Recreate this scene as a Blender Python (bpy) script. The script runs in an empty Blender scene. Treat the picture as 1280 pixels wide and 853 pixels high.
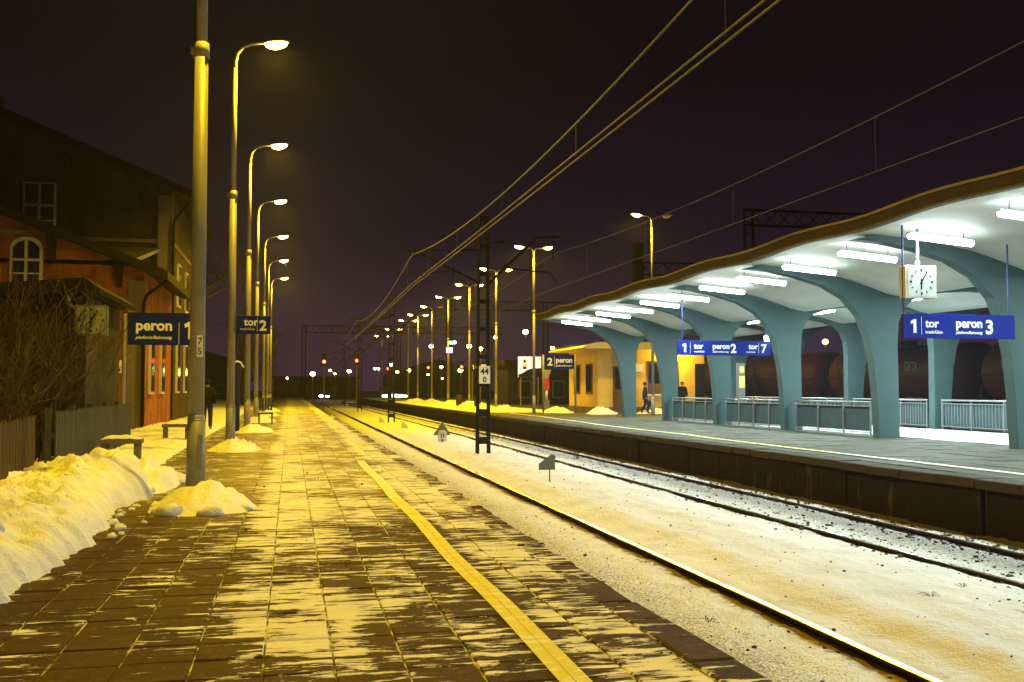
import bpy, bmesh, math, random
from mathutils import noise, Vector
R = math.radians
random.seed(11)
scene = bpy.context.scene
col = scene.collection

# ------------------------------------------------------------------ camera
cam_d = bpy.data.cameras.new('camera'); cam = bpy.data.objects.new('camera', cam_d); col.objects.link(cam)
cam.location = (0, 0, 1.38)
cam.rotation_euler = (R(90) + math.atan(60.5 / 1280), 0, R(-12.2))
cam_d.sensor_width = 36; cam_d.lens = 36; cam_d.clip_start = .1; cam_d.clip_end = 3000
scene.camera = cam

# ------------------------------------------------------------------ night sky
w = bpy.data.worlds.new('World'); scene.world = w; w.use_nodes = True
nt = w.node_tree; nt.nodes.clear()
wo = nt.nodes.new('ShaderNodeOutputWorld'); bg = nt.nodes.new('ShaderNodeBackground')
tc = nt.nodes.new('ShaderNodeTexCoord'); sx = nt.nodes.new('ShaderNodeSeparateXYZ')
cr = nt.nodes.new('ShaderNodeValToRGB')
nt.links.new(tc.outputs['Generated'], sx.inputs[0]); nt.links.new(sx.outputs['Z'], cr.inputs[0])
nt.links.new(cr.outputs[0], bg.inputs[0]); nt.links.new(bg.outputs[0], wo.inputs[0])
e = cr.color_ramp.elements
e[0].position = 0.0; e[0].color = (.040, .015, .040, 1)
e[1].position = 1.0; e[1].color = (.0038, .0022, .0024, 1)
for p_, c_ in ((.05, (.030, .0125, .030, 1)), (.14, (.0135, .0066, .0135, 1)), (.30, (.0058, .0034, .0050, 1))):
    q = e.new(p_); q.color = c_
bg.inputs[1].default_value = 1.0

vs = scene.view_settings
vs.view_transform = 'Standard'; vs.look = 'None'; vs.gamma = 1; vs.exposure = 0.0
scene.render.film_transparent = False
cy = scene.cycles
cy.max_bounces = 6; cy.diffuse_bounces = 3; cy.glossy_bounces = 3; cy.transmission_bounces = 3
cy.volume_bounces = 0; cy.transparent_max_bounces = 6
cy.caustics_reflective = False; cy.caustics_refractive = False
cy.sample_clamp_indirect = 4; cy.sample_clamp_direct = 0
cy.use_denoising = True
cy.use_light_tree = True

SODIUM = (1.0, .63, .014)
FLUOR = (.76, 1.0, .98)
LAMP_W = 960
TUBE_W = 245

# ------------------------------------------------------------------ node / material helpers
class NT:
    def __init__(s, name):
        s.m = bpy.data.materials.new(name); s.m.use_nodes = True
        s.t = s.m.node_tree; s.t.nodes.clear()
        s.out = s.n('ShaderNodeOutputMaterial'); s.b = s.n('ShaderNodeBsdfPrincipled')
        s.l(s.b.outputs[0], s.out.inputs[0])
    def n(s, typ, **kw):
        nd = s.t.nodes.new(typ)
        for k, v in kw.items():
            if k in nd.inputs: nd.inputs[k].default_value = v
            else: setattr(nd, k, v)
        return nd
    def l(s, a, b): s.t.links.new(a, b)
    def pos(s): return s.n('ShaderNodeNewGeometry').outputs['Position']
    def obj(s): return s.n('ShaderNodeTexCoord').outputs['Object']
    def mapping(s, vec, scale=(1, 1, 1), loc=(0, 0, 0), rot=(0, 0, 0)):
        mp = s.n('ShaderNodeMapping'); s.l(vec, mp.inputs[0])
        mp.inputs['Scale'].default_value = scale; mp.inputs['Location'].default_value = loc; mp.inputs['Rotation'].default_value = rot
        return mp.outputs[0]
    def noise(s, vec, scale, detail=4, rough=.55):
        nd = s.n('ShaderNodeTexNoise'); nd.inputs['Scale'].default_value = scale
        nd.inputs['Detail'].default_value = detail; nd.inputs['Roughness'].default_value = rough
        s.l(vec, nd.inputs['Vector']); return nd.outputs['Fac']
    def math(s, op, a, b=None, c=None):
        nd = s.n('ShaderNodeMath', operation=op)
        for i, x in enumerate((a, b, c)):
            if x is None: continue
            if isinstance(x, (int, float)): nd.inputs[i].default_value = x
            else: s.l(x, nd.inputs[i])
        return nd.outputs[0]
    def ramp(s, fac, stops, interp='LINEAR'):
        nd = s.n('ShaderNodeValToRGB'); s.l(fac, nd.inputs[0]); el = nd.color_ramp.elements
        nd.color_ramp.interpolation = interp
        while len(el) < len(stops): el.new(.5)
        for x, (p, c) in zip(el, stops):
            x.position = p
            x.color = (c, c, c, 1) if isinstance(c, (int, float)) else (*c, 1)
        return nd.outputs[0]
    def smooth(s, v, lo, hi):
        nd = s.n('ShaderNodeMapRange', interpolation_type='SMOOTHSTEP'); s.l(v, nd.inputs[0])
        nd.inputs[1].default_value = lo; nd.inputs[2].default_value = hi; return nd.outputs[0]
    def mix(s, f, a, b):
        nd = s.n('ShaderNodeMix', data_type='RGBA')
        if isinstance(f, (int, float)): nd.inputs[0].default_value = f
        else: s.l(f, nd.inputs[0])
        for i, x in ((6, a), (7, b)):
            if isinstance(x, tuple): nd.inputs[i].default_value = (*x, 1)
            else: s.l(x, nd.inputs[i])
        return nd.outputs[2]
    def bump(s, h, strength=.3, dist=.02, normal=None):
        nd = s.n('ShaderNodeBump'); nd.inputs['Strength'].default_value = strength; nd.inputs['Distance'].default_value = dist
        s.l(h, nd.inputs['Height'])
        if normal is not None: s.l(normal, nd.inputs['Normal'])
        s.l(nd.outputs[0], s.b.inputs['Normal']); return nd.outputs[0]
    def set(s, sock, x):
        i = s.b.inputs[sock]
        if isinstance(x, tuple): i.default_value = (*x, 1)
        elif isinstance(x, (int, float)): i.default_value = x
        else: s.l(x, i)

M = {}
def plain(name, c, rough=.6, metal=0, var=.25, scale=6, bump=.15, dist=.01):
    t = NT(name); p = t.obj(); n = t.noise(p, scale, 6)
    d = tuple(x * (1 - var) for x in c); u = tuple(min(1, x * (1 + var)) for x in c)
    t.set('Base Color', t.mix(n, d, u)); t.set('Metallic', metal); t.set('Specular IOR Level', .15 if rough > .45 else .4)
    t.set('Roughness', t.math('ADD', rough - .1, t.math('MULTIPLY', t.noise(p, scale * 3, 3), .2)))
    if bump: t.bump(t.noise(p, scale * 8, 5), bump, dist)
    M[name] = t.m; return t.m
def emit(name, c, strength, base=(.8, .8, .8)):
    t = NT(name); t.set('Base Color', base); t.set('Emission Color', c); t.set('Emission Strength', strength); t.set('Roughness', .4)
    M[name] = t.m; return t.m

def snow_mat(name, dirt=.35, rails=False, tint=(.80, .82, .86)):
    t = NT(name); p = t.pos()
    n1 = t.noise(p, 1.3, 6); n2 = t.noise(p, 9, 6, .65); n3 = t.noise(p, 45, 4)
    base = t.mix(t.smooth(n1, .35, .7), tint, tuple(x * .88 for x in tint))
    d = t.math('MULTIPLY', t.smooth(t.math('ADD', t.math('MULTIPLY', n2, .6), t.math('MULTIPLY', n1, .4)), .58, .72), dirt)
    base = t.mix(d, base, (.30, .20, .11))
    sp_ = t.smooth(t.noise(p, 5.5, 3, .5), .68, .74); base = t.mix(t.math('MULTIPLY', sp_, dirt), base, (.38, .20, .07))
    if rails:
        sp = t.n('ShaderNodeSeparateXYZ'); t.l(p, sp.inputs[0])
        near = None
        for rx, wd in ((3.23, .20), (4.62, .20), (8.0, .09), (9.45, .13)):
            dd = t.math('ABSOLUTE', t.math('SUBTRACT', sp.outputs['X'], rx))
            k = t.math('SUBTRACT', 1.0, t.math('DIVIDE', dd, wd * 1.6), None)
            near = k if near is None else t.math('MAXIMUM', near, k)
        k = t.smooth(t.math('ADD', near, t.math('MULTIPLY', t.math('SUBTRACT', n2, .5), 1.6)), .35, .85)
        base = t.mix(t.math('MULTIPLY', k, .85), base, (.17, .085, .035))
        # grit of the ballast showing through between and beside the rails of the far track
        tr = t.math('SUBTRACT', 1.0, t.math('DIVIDE', t.math('ABSOLUTE', t.math('SUBTRACT', sp.outputs['X'], 9.0)), 1.5))
        tr = t.math('MAXIMUM', tr, t.math('MULTIPLY', t.math('SUBTRACT', 1.0, t.math('DIVIDE', t.math('ABSOLUTE', t.math('SUBTRACT', sp.outputs['X'], 3.6)), 1.4)), .8))
        g = t.smooth(t.math('ADD', t.math('MULTIPLY', n3, .8), t.math('MULTIPLY', tr, .27)), .54, .66)
        base = t.mix(t.math('MULTIPLY', g, .8), base, (.08, .065, .05))
        base = t.mix(t.math('MULTIPLY', t.smooth(t.math('ADD', sp.outputs['X'], t.math('MULTIPLY', t.math('SUBTRACT', n2, .5), .5)), 9.95, 10.25), .9), base, (.05, .035, .02))  # shadow below the canopied platform's edge, painted dark into the snow colour
    t.set('Base Color', base); t.set('Roughness', .62)
    hb = t.math('ADD', t.math('MULTIPLY', n2, .7), t.math('MULTIPLY', n3, .25))
    t.bump(hb, .9, .06)
    M[name] = t.m; return t.m

def slab_mat(name, far=False):
    """dark concrete paving with wind-blown snow left in streaks on it"""
    t = NT(name); p = t.pos()
    sp = t.n('ShaderNodeSeparateXYZ'); t.l(p, sp.inputs[0])
    fine = t.noise(p, 60, 5); mid = t.noise(p, 3.0, 5)
    cell = t.n('ShaderNodeTexWhiteNoise', noise_dimensions='2D')
    fl = t.n('ShaderNodeVectorMath', operation='FLOOR'); t.l(t.mapping(p, (1 / .35, 1 / .35, 1), (-.6286 , 0, 0)), fl.inputs[0]); t.l(fl.outputs[0], cell.inputs['Vector'])
    cv = cell.outputs['Value']
    conc = t.mix(mid, (.034, .019, .010), (.085, .050, .028))
    conc = t.mix(t.math('MULTIPLY', cv, .8), conc, (.030, .018, .010))
    conc = t.mix(t.math('MULTIPLY', t.smooth(t.noise(p, 14, 8, .75), .50, .72), .35), conc, (.22, .17, .11))
    conc = t.mix(t.smooth(fine, .55, .75), conc, (.12, .078, .045))
    # snow streaks
    wv = t.n('ShaderNodeTexNoise'); wv.inputs['Scale'].default_value = 2.0; t.l(p, wv.inputs['Vector'])
    add = t.n('ShaderNodeVectorMath', operation='MULTIPLY_ADD'); t.l(wv.outputs['Color'], add.inputs[0]); add.inputs[1].default_value = (.5, .10, 0); t.l(p, add.inputs[2])
    n1 = t.noise(t.mapping(add.outputs[0], (2.8, 10.5, 1)), 1.0, 10, .70)
    n2 = t.noise(t.mapping(p, (.9, .55, 1), (3, 1, 0)), 1.0, 3)
    bx = t.ramp(t.math('DIVIDE', t.math('ADD', sp.outputs['X'], 2.5), 5.0),
                [(0, .34), (.30, .30), (.40, .34), (.45, .58), (.545, .57), (.60, .45), (.72, .42), (.78, .42), (.81, .62), (.89, .60), (.905, .40), (1, .36)])
    by = t.ramp(t.math('DIVIDE', sp.outputs['Y'], 50.0), [(0, .26), (.12, .30), (.20, .36), (.26, .42), (.34, .40), (.55, .40), (1, .42)])
    tot = t.math('ADD', t.math('MULTIPLY', t.math('SUBTRACT', n1, .5), 2.1), t.math('MULTIPLY', t.math('SUBTRACT', n2, .5), .8))
    tot = t.math('ADD', tot, t.math('ADD', bx, by))
    tot = t.math('ADD', tot, t.math('MULTIPLY', t.math('SUBTRACT', cv, .5), .22))
    mask = t.smooth(tot, .83, .92)
    thin = t.smooth(t.math('ADD', t.math('MULTIPLY', mid, .5), t.math('MULTIPLY', n1, .5)), .3, .7)
    snow = t.mix(thin, (.62, .61, .60), (.84, .84, .86))
    film = t.ramp(t.math('DIVIDE', sp.outputs['Y'], 50.0), [(0, 0), (.20, .02), (.26, .5), (.33, .9), (1, .92)])
    film = t.math('MULTIPLY', film, t.smooth(t.math('ADD', t.math('MULTIPLY', n1, .6), t.math('MULTIPLY', n2, .5)), .30, .54))
    film = t.math('MULTIPLY', film, t.ramp(t.math('DIVIDE', t.math('ADD', sp.outputs['X'], 2.5), 5.0), [(0, .3), (.25, .6), (.36, 1), (.72, 1), (.85, .55), (.92, .15), (1, .1)]))
    conc = t.mix(film, conc, (.31, .26, .15))
    t.set('Base Color', t.mix(mask, conc, snow))
    t.set('Roughness', t.math('ADD', t.math('MULTIPLY', mask, .25), t.math('ADD', .60, t.math('MULTIPLY', fine, .25)))); t.set('Specular IOR Level', .10)
    t.bump(t.math('ADD', t.math('MULTIPLY', mask, 1.0), t.math('MULTIPLY', fine, .35)), .5, .012)
    M[name] = t.m; return t.m

def brick_mat(name, c1, c2, mortar, sc=1.0):
    t = NT(name); p = t.obj()
    g = t.n('ShaderNodeNewGeometry'); sp = t.n('ShaderNodeSeparateXYZ'); t.l(p, sp.inputs[0])
    cb = t.n('ShaderNodeCombineXYZ'); t.l(t.math('ADD', sp.outputs['X'], sp.outputs['Y']), cb.inputs[0]); t.l(sp.outputs['Z'], cb.inputs[1])
    b = t.n('ShaderNodeTexBrick'); t.l(cb.outputs[0], b.inputs['Vector'])
    b.inputs['Scale'].default_value = sc; b.inputs['Brick Width'].default_value = .26; b.inputs['Row Height'].default_value = .09
    b.inputs['Mortar Size'].default_value = .011
    b.inputs['Color1'].default_value = (*c1, 1); b.inputs['Color2'].default_value = (*c2, 1); b.inputs['Mortar'].default_value = (*mortar, 1)
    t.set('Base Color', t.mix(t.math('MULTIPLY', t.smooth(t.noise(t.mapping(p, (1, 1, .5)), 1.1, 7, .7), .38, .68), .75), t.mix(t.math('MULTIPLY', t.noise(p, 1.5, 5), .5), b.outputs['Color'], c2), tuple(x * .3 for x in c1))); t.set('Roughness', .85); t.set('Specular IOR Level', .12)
    t.bump(b.outputs['Fac'], -.4, .01)
    M[name] = t.m; return t.m

def joint_mat():
    t = NT('joint'); p = t.pos(); n = t.noise(p, 3.5, 5, .7)
    t.set('Base Color', t.mix(t.smooth(n, .44, .62), (.035, .02, .012), (.62, .62, .62))); t.set('Roughness', .8); M['joint'] = t.m
joint_mat()
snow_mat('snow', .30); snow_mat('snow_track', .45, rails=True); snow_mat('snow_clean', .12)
snow_mat('snow_dirty', .75); snow_mat('snow_bank', .85)
slab_mat('slab'); plain('edge_slab', (.060, .034, .018), .6, var=.45, scale=4, bump=.4)
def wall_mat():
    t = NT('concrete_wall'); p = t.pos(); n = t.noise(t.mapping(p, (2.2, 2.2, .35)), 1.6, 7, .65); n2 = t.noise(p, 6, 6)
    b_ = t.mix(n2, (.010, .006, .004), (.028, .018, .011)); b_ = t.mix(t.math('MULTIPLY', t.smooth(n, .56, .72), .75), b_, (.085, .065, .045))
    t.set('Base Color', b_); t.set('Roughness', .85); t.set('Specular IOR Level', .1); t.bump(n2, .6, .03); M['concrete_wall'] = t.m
wall_mat()
plain('platform_two', (.075, .070, .052), .7, var=.5, scale=.9, bump=.4)
plain('cap_stone', (.050, .038, .024), .8, var=.6, scale=1.6, bump=.5)
plain('old_concrete', (.13, .115, .095), .8, var=.25, scale=3, bump=.4)
plain('canopy_paint', (.050, .084, .086), .55, var=.22, scale=1.6, bump=.2)
plain('soffit_paint', (.66, .70, .67), .6, var=.20, scale=1.3, bump=.15)
plain('fascia', (.055, .038, .024), .7, var=.4, scale=2.5, bump=.4)
plain('flashing', (.20, .15, .09), .45, .3, var=.3, scale=4)
plain('pole_grey', (.24, .23, .22), .5, .2, var=.22, scale=5)
plain('pole_dark', (.16, .15, .14), .6, .3, var=.3, scale=5)
plain('mast_steel', (.016, .013, .012), .7, .2, var=.4, scale=9)
plain('wire', (.10, .085, .07), .5, .3, var=.2)
plain('lamp_housing', (.35, .35, .34), .5, .2)
plain('rust', (.028, .015, .009), .8, .2, var=.5, scale=20, bump=.4)
plain('rail_top', (.55, .53, .52), .22, 1, var=.1, scale=30, bump=0)
plain('wood_brown', (.06, .035, .02), .8, var=.4, scale=7, bump=.5)
plain('wood_grey', (.045, .050, .056), .8, var=.35, scale=7, bump=.5)
plain('bark', (.055, .042, .032), .9, var=.4, scale=8)
plain('twig', (.07, .05, .033), .9, var=.4, scale=8)
plain('roof_dark', (.014, .010, .010), .8, var=.4)
plain('roof_slate', (.09, .09, .10), .6, var=.25)
plain('stone_trim', (.17, .14, .10), .8, var=.2)
plain('frame_paint', (.55, .50, .42), .6, var=.12)
plain('plaster', (.66, .45, .11), .85, var=.22, scale=1.6, bump=.4)
plain('door_brown', (.12, .065, .04), .6, var=.3)
plain('tank_brown', (.045, .010, .005), .55, var=.4, scale=1.2, bump=.1)
plain('tank_dark', (.03, .02, .018), .7, var=.3)
plain('letter_pale', (.14, .085, .05), .7, var=.4, scale=9)
plain('sign_blue', (.004, .014, .20), .5, var=.05, bump=0); M['sign_blue'].node_tree.nodes['Principled BSDF'].inputs['Specular IOR Level'].default_value = .15
plain('sign_white', (.86, .87, .86), .5, var=.03, bump=0)
plain('black_paint', (.012, .012, .012), .5, var=.2)
plain('navy_paint', (.008, .012, .09), .45, var=.15)
plain('yellow_plate', (.60, .52, .12), .6, var=.3, scale=12)
plain('green_grey', (.12, .14, .12), .6, var=.3)
plain('metal_rail', (.30, .32, .33), .4, .6, var=.12)
plain('mesh_panel', (.05, .08, .09), .5, .2, var=.22, scale=3, bump=0)
plain('stone_dark', (.075, .062, .05), .9, var=.5, scale=14, bump=.6)
plain('coat_blue', (.03, .05, .12), .9, var=.2); plain('coat_black', (.012, .012, .016), .9, var=.2)
plain('jeans', (.03, .04, .075), .9, var=.2); plain('skin', (.45, .27, .19), .6, var=.08); plain('hair', (.025, .016, .01), .8, var=.3)
plain('bag_dark', (.03, .03, .045), .8, var=.2)
plain('far_wall', (.025, .02, .02), .9, var=.3); plain('red_paint', (.45, .03, .02), .5, var=.1)
plain('orange_plate', (.6, .35, .1), .5)
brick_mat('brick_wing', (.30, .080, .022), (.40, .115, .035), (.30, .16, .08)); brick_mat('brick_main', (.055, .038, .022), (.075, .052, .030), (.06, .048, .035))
brick_mat('brick_shed', (.045, .034, .018), (.06, .046, .025), (.045, .038, .026))
def glass_mat():
    t = NT('glass'); t.set('Base Color', (.012, .014, .018)); t.set('Roughness', .08); M['glass'] = t.m
glass_mat()
def ice_mat():
    t = NT('ice'); p = t.pos(); n = t.noise(p, 4, 5)
    t.set('Base Color', t.mix(n, (.72, .76, .78), (.85, .87, .88))); t.set('Roughness', t.math('ADD', .10, t.math('MULTIPLY', n, .35))); t.bump(t.noise(p, 20, 4), .12, .01); M['ice'] = t.m
ice_mat()
def yellow_line(name):
    t = NT(name); p = t.pos()
    n1 = t.noise(t.mapping(p, (3, 8, 1)), 1.2, 6, .65); n2 = t.noise(p, 30, 4)
    y = t.mix(n2, (.62, .56, .03), (.76, .70, .04))
    sp = t.n('ShaderNodeSeparateXYZ'); t.l(p, sp.inputs[0])
    k = t.smooth(t.math('ADD', n1, t.ramp(t.math('DIVIDE', sp.outputs['Y'], 50.0), [(0, 0), (.24, .02), (.40, .28), (.41, 0), (1, 0)])), .53, .60)
    t.set('Base Color', t.mix(t.math('MULTIPLY', k, .8), y, (.78, .78, .76)))
    t.set('Roughness', .55); t.bump(n2, .3, .005); M[name] = t.m
yellow_line('yellow_paint')
emit('lamp_glow', (1, .60, .08), 60); emit('lamp_glow_far', (1, .60, .08), 70); emit('tube_glow', (.82, 1, .97), 34)
emit('red_light', (1, .03, .01), 40); emit('green_light', (.35, 1, .55), 30); emit('white_light', (.9, .95, 1), 22); emit('blue_light', (.15, .25, 1), 10)
emit('screen', (.50, .78, 1), .75); emit('screen_red', (1, .1, .04), 1.2); emit('clock_face', (.75, .9, .82), .05, (.42, .45, .41)); emit('board_red', (.9, .12, .08), .7)
plain('clock_dim', (.26, .27, .22), .6, var=.1)
M['screen_dark'] = M['black_paint']

# ------------------------------------------------------------------ mesh helpers
class MB:
    def __init__(s): s.v = []; s.f = []; s.mi = []; s.k = 0
    def _add(s, vs, fs):
        o = len(s.v); s.v += vs; s.f += [tuple(o + i for i in f) for f in fs]; s.mi += [s.k] * len(fs); return s
    def box(s, x0, x1, y0, y1, z0, z1, rz=0, c=None):
        vs = [(x, y, z) for x in (x0, x1) for y in (y0, y1) for z in (z0, z1)]
        if rz:
            c = c or ((x0 + x1) / 2, (y0 + y1) / 2); ca, sa = math.cos(rz), math.sin(rz)
            vs = [(c[0] + (x - c[0]) * ca - (y - c[1]) * sa, c[1] + (x - c[0]) * sa + (y - c[1]) * ca, z) for x, y, z in vs]
        return s._add(vs, [(0, 1, 3, 2), (4, 6, 7, 5), (0, 4, 5, 1), (2, 3, 7, 6), (0, 2, 6, 4), (1, 5, 7, 3)])
    def slab(s, x0, x1, y0, y1, z0, z1, b=.006):
        vs = [(x0, y0, z0), (x1, y0, z0), (x1, y1, z0), (x0, y1, z0), (x0, y0, z1 - b), (x1, y0, z1 - b), (x1, y1, z1 - b), (x0, y1, z1 - b),
              (x0 + b, y0 + b, z1), (x1 - b, y0 + b, z1), (x1 - b, y1 - b, z1), (x0 + b, y1 - b, z1)]
        fs = [(8, 9, 10, 11)]
        for i in range(4):
            j = (i + 1) % 4; fs += [(i, j, 4 + j, 4 + i), (4 + i, 4 + j, 8 + j, 8 + i)]
        return s._add(vs, fs)
    def cyl(s, p0, p1, r0, r1=None, n=8, caps=True):
        r1 = r0 if r1 is None else r1
        return s.tube([p0, p1], [r0, r1], n, caps)
    def tube(s, pts, rs, n=6, caps=True):
        pts = [Vector(p) for p in pts]
        if isinstance(rs, (int, float)): rs = [rs] * len(pts)
        vs = []; up = None
        for i, p in enumerate(pts):
            d = (pts[min(i + 1, len(pts) - 1)] - pts[max(i - 1, 0)])
            d = d.normalized() if d.length > 1e-9 else Vector((0, 0, 1))
            if up is None: up = Vector((0, 0, 1)) if abs(d.z) < .9 else Vector((1, 0, 0))
            a = d.cross(up).normalized(); b = a.cross(d).normalized(); up = b
            for k in range(n):
                t = 2 * math.pi * k / n
                vs.append(tuple(p + a * (rs[i] * math.cos(t)) + b * (rs[i] * math.sin(t))))
        fs = []
        for i in range(len(pts) - 1):
            for k in range(n):
                j = (k + 1) % n; fs.append((i * n + k, i * n + j, (i + 1) * n + j, (i + 1) * n + k))
        if caps: fs += [tuple(range(n)), tuple((len(pts) - 1) * n + k for k in reversed(range(n)))]
        return s._add(vs, fs)
    def lathe(s, prof, n=16, c=(0, 0, 0)):
        vs = []; fs = []
        for r, z in prof:
            for k in range(n):
                t = 2 * math.pi * k / n; vs.append((c[0] + r * math.cos(t), c[1] + r * math.sin(t), c[2] + z))
        for i in range(len(prof) - 1):
            for k in range(n):
                j = (k + 1) % n; fs.append((i * n + k, i * n + j, (i + 1) * n + j, (i + 1) * n + k))
        fs += [tuple(reversed(range(n))), tuple((len(prof) - 1) * n + k for k in range(n))]
        return s._add(vs, fs)
    def prism_xz(s, poly, y0, y1):
        n = len(poly); vs = [(x, y0, z) for x, z in poly] + [(x, y1, z) for x, z in poly]
        fs = [tuple(range(n)), tuple(reversed(range(n, 2 * n)))]
        fs += [(i, n + i, n + (i + 1) % n, (i + 1) % n) for i in range(n)]
        return s._add(vs, fs)
    def prism_yz(s, poly, x0, x1):
        n = len(poly); vs = [(x0, y, z) for y, z in poly] + [(x1, y, z) for y, z in poly]
        fs = [tuple(range(n)), tuple(reversed(range(n, 2 * n)))]
        fs += [(i, n + i, n + (i + 1) % n, (i + 1) % n) for i in range(n)]
        return s._add(vs, fs)
    def grid(s, xs, ys, fz):
        vs = [(x, y, fz(x, y)) for y in ys for x in xs]; nx = len(xs)
        fs = [(j * nx + i, j * nx + i + 1, (j + 1) * nx + i + 1, (j + 1) * nx + i) for j in range(len(ys) - 1) for i in range(nx - 1)]
        return s._add(vs, fs)
    def blob(s, c, r, sq=(1, 1, 1), seed=0, amp=.35, n=7):
        vs = []; fs = []
        for i in range(n + 1):
            th = math.pi * i / n
            for k in range(2 * n):
                ph = math.pi * k / n; d = Vector((math.sin(th) * math.cos(ph), math.sin(th) * math.sin(ph), math.cos(th)))
                q = r * (1 + amp * noise.noise(d * 1.6 + Vector((seed * 3.1, seed, 0))) + amp * .5 * noise.noise(d * 4 + Vector((seed, 0, 7))))
                vs.append((c[0] + d.x * q * sq[0], c[1] + d.y * q * sq[1], c[2] + d.z * q * sq[2]))
        m = 2 * n
        for i in range(n):
            for k in range(m): fs.append((i * m + k, (i + 1) * m + k, (i + 1) * m + (k + 1) % m, i * m + (k + 1) % m))
        return s._add(vs, fs)
    def mesh(s, name, mats, smooth=False):
        me = bpy.data.meshes.new(name); me.from_pydata(s.v, [], s.f)
        if isinstance(mats, str): mats = [mats]
        for m in mats: me.materials.append(M[m])
        if len(mats) > 1: me.polygons.foreach_set('material_index', s.mi)
        bm = bmesh.new(); bm.from_mesh(me); bmesh.ops.recalc_face_normals(bm, faces=bm.faces); bm.to_mesh(me); bm.free()
        if smooth: me.polygons.foreach_set('use_smooth', [True] * len(me.polygons))
        me.update(); return me
    def build(s, name, mats, parent=None, smooth=False, loc=(0, 0, 0), rz=0):
        o = bpy.data.objects.new(name, s.mesh(name, mats, smooth)); col.objects.link(o)
        o.location = loc; o.rotation_euler.z = rz
        if parent: o.parent = parent
        return o

def tag(o, label, cat, group=None):
    o['label'] = label; o['category'] = cat
    if group: o['group'] = group
    return o
def struct(o): o['kind'] = 'structure'; return o
def stuff(o, label=None, cat=None):
    o['kind'] = 'stuff'
    if label: o['label'] = label; o['category'] = cat
    return o
def thing(name, label, cat, loc=(0, 0, 0), rz=0, group=None):
    o = bpy.data.objects.new(name, None); col.objects.link(o); o.location = loc; o.rotation_euler.z = rz
    o.empty_display_size = .2
    return tag(o, label, cat, group)
def inst(name, me, parent=None, loc=(0, 0, 0), rz=0):
    o = bpy.data.objects.new(name, me); col.objects.link(o); o.location = loc; o.rotation_euler.z = rz
    if parent: o.parent = parent
    return o
def light(name, parent, loc, power, color, kind='AREA', size=(.5, .25), rot=(0, 0, 0), radius=.1):
    d = bpy.data.lights.new(name, kind); d.energy = power; d.color = color
    if kind == 'AREA': d.shape = 'RECTANGLE'; d.size, d.size_y = size
    else: d.shadow_soft_size = radius
    o = bpy.data.objects.new(name, d); col.objects.link(o); o.location = loc; o.rotation_euler = rot
    if parent: o.parent = parent
    return o
def glyph_one(size, mat, parent, loc, bold=0):
    m = MB(); k = size; b_ = bold
    m.prism_xz([(.16 * k, 0), (.30 * k + b_, 0), (.30 * k + b_, .73 * k), (.19 * k, .73 * k), (.0, .62 * k), (.03 * k, .50 * k - b_), (.16 * k, .56 * k - b_)], -.004, .004)
    o = m.build('lettering', mat, parent, False, loc); return o
def text(body, size, mat, parent, loc, name='lettering', bold=0, align='LEFT', rot=(R(90), 0, 0), ext=.004, sx=1, shear=0):
    if body == '1': return glyph_one(size, mat, parent, loc, bold)
    cu = bpy.data.curves.new(name, 'FONT'); cu.body = body; cu.size = size; cu.offset = bold; cu.extrude = ext; cu.align_x = align; cu.shear = shear
    cu.resolution_u = 3
    tmp = bpy.data.objects.new('tmp', cu); col.objects.link(tmp)
    dg = bpy.context.evaluated_depsgraph_get(); me = bpy.data.meshes.new_from_object(tmp.evaluated_get(dg))
    bpy.data.objects.remove(tmp); me.materials.clear(); me.materials.append(M[mat]); me.name = name
    o = bpy.data.objects.new(name, me); col.objects.link(o); o.location = loc; o.rotation_euler = rot; o.scale = (sx, 1, 1); o.parent = parent
    return o
def fbm(x, y, z=0, o=4): return noise.fractal(Vector((x, y, z)), 1.0, 2.0, o)
def frange(a, b, st):
    n = max(1, int(round((b - a) / st))); return [a + (b - a) * i / n for i in range(n + 1)]
def interp(pts, x):
    if x <= pts[0][0]: return pts[0][1]
    for (a, b), (c, d) in zip(pts, pts[1:]):
        if x <= c:
            t = (x - a) / (c - a); return b + (d - b) * t
    return pts[-1][1]
ORD = ['first', 'second', 'third', 'fourth', 'fifth', 'sixth', 'seventh', 'eighth', 'ninth', 'tenth', 'eleventh', 'twelfth', 'thirteenth', 'fourteenth', 'fifteenth', 'sixteenth', 'seventeenth', 'eighteenth', 'nineteenth', 'twentieth', 'twenty-first', 'twenty-second', 'twenty-third', 'twenty-fourth'] #'first', 'second', 'third', 'fourth', 'fifth', 'sixth', 'seventh', 'eighth', 'ninth', 'tenth', 'eleventh', 'twelfth', 'thirteenth', 'fourteenth']

# ================================================================== THE SETTING
def ysteps(y0, y1):
    ys = [y0]
    while ys[-1] < y1: ys.append(ys[-1] + max(.05, min(3, ys[-1] * .011)))
    return ys
# far ground
g = MB(); g.grid(frange(-900, 900, 60), frange(-120, 1500, 60), lambda x, y: -1.05)
struct(g.build('ground', 'snow'))
# land left of the near platform (station forecourt level)
g = MB(); g.grid(frange(-80, -2.2, 1.4), frange(-6, 150, 1.6), lambda x, y: -.03 + .05 * fbm(x * .3, y * .3))
struct(g.build('forecourt_ground', 'snow_dirty'))
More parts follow.
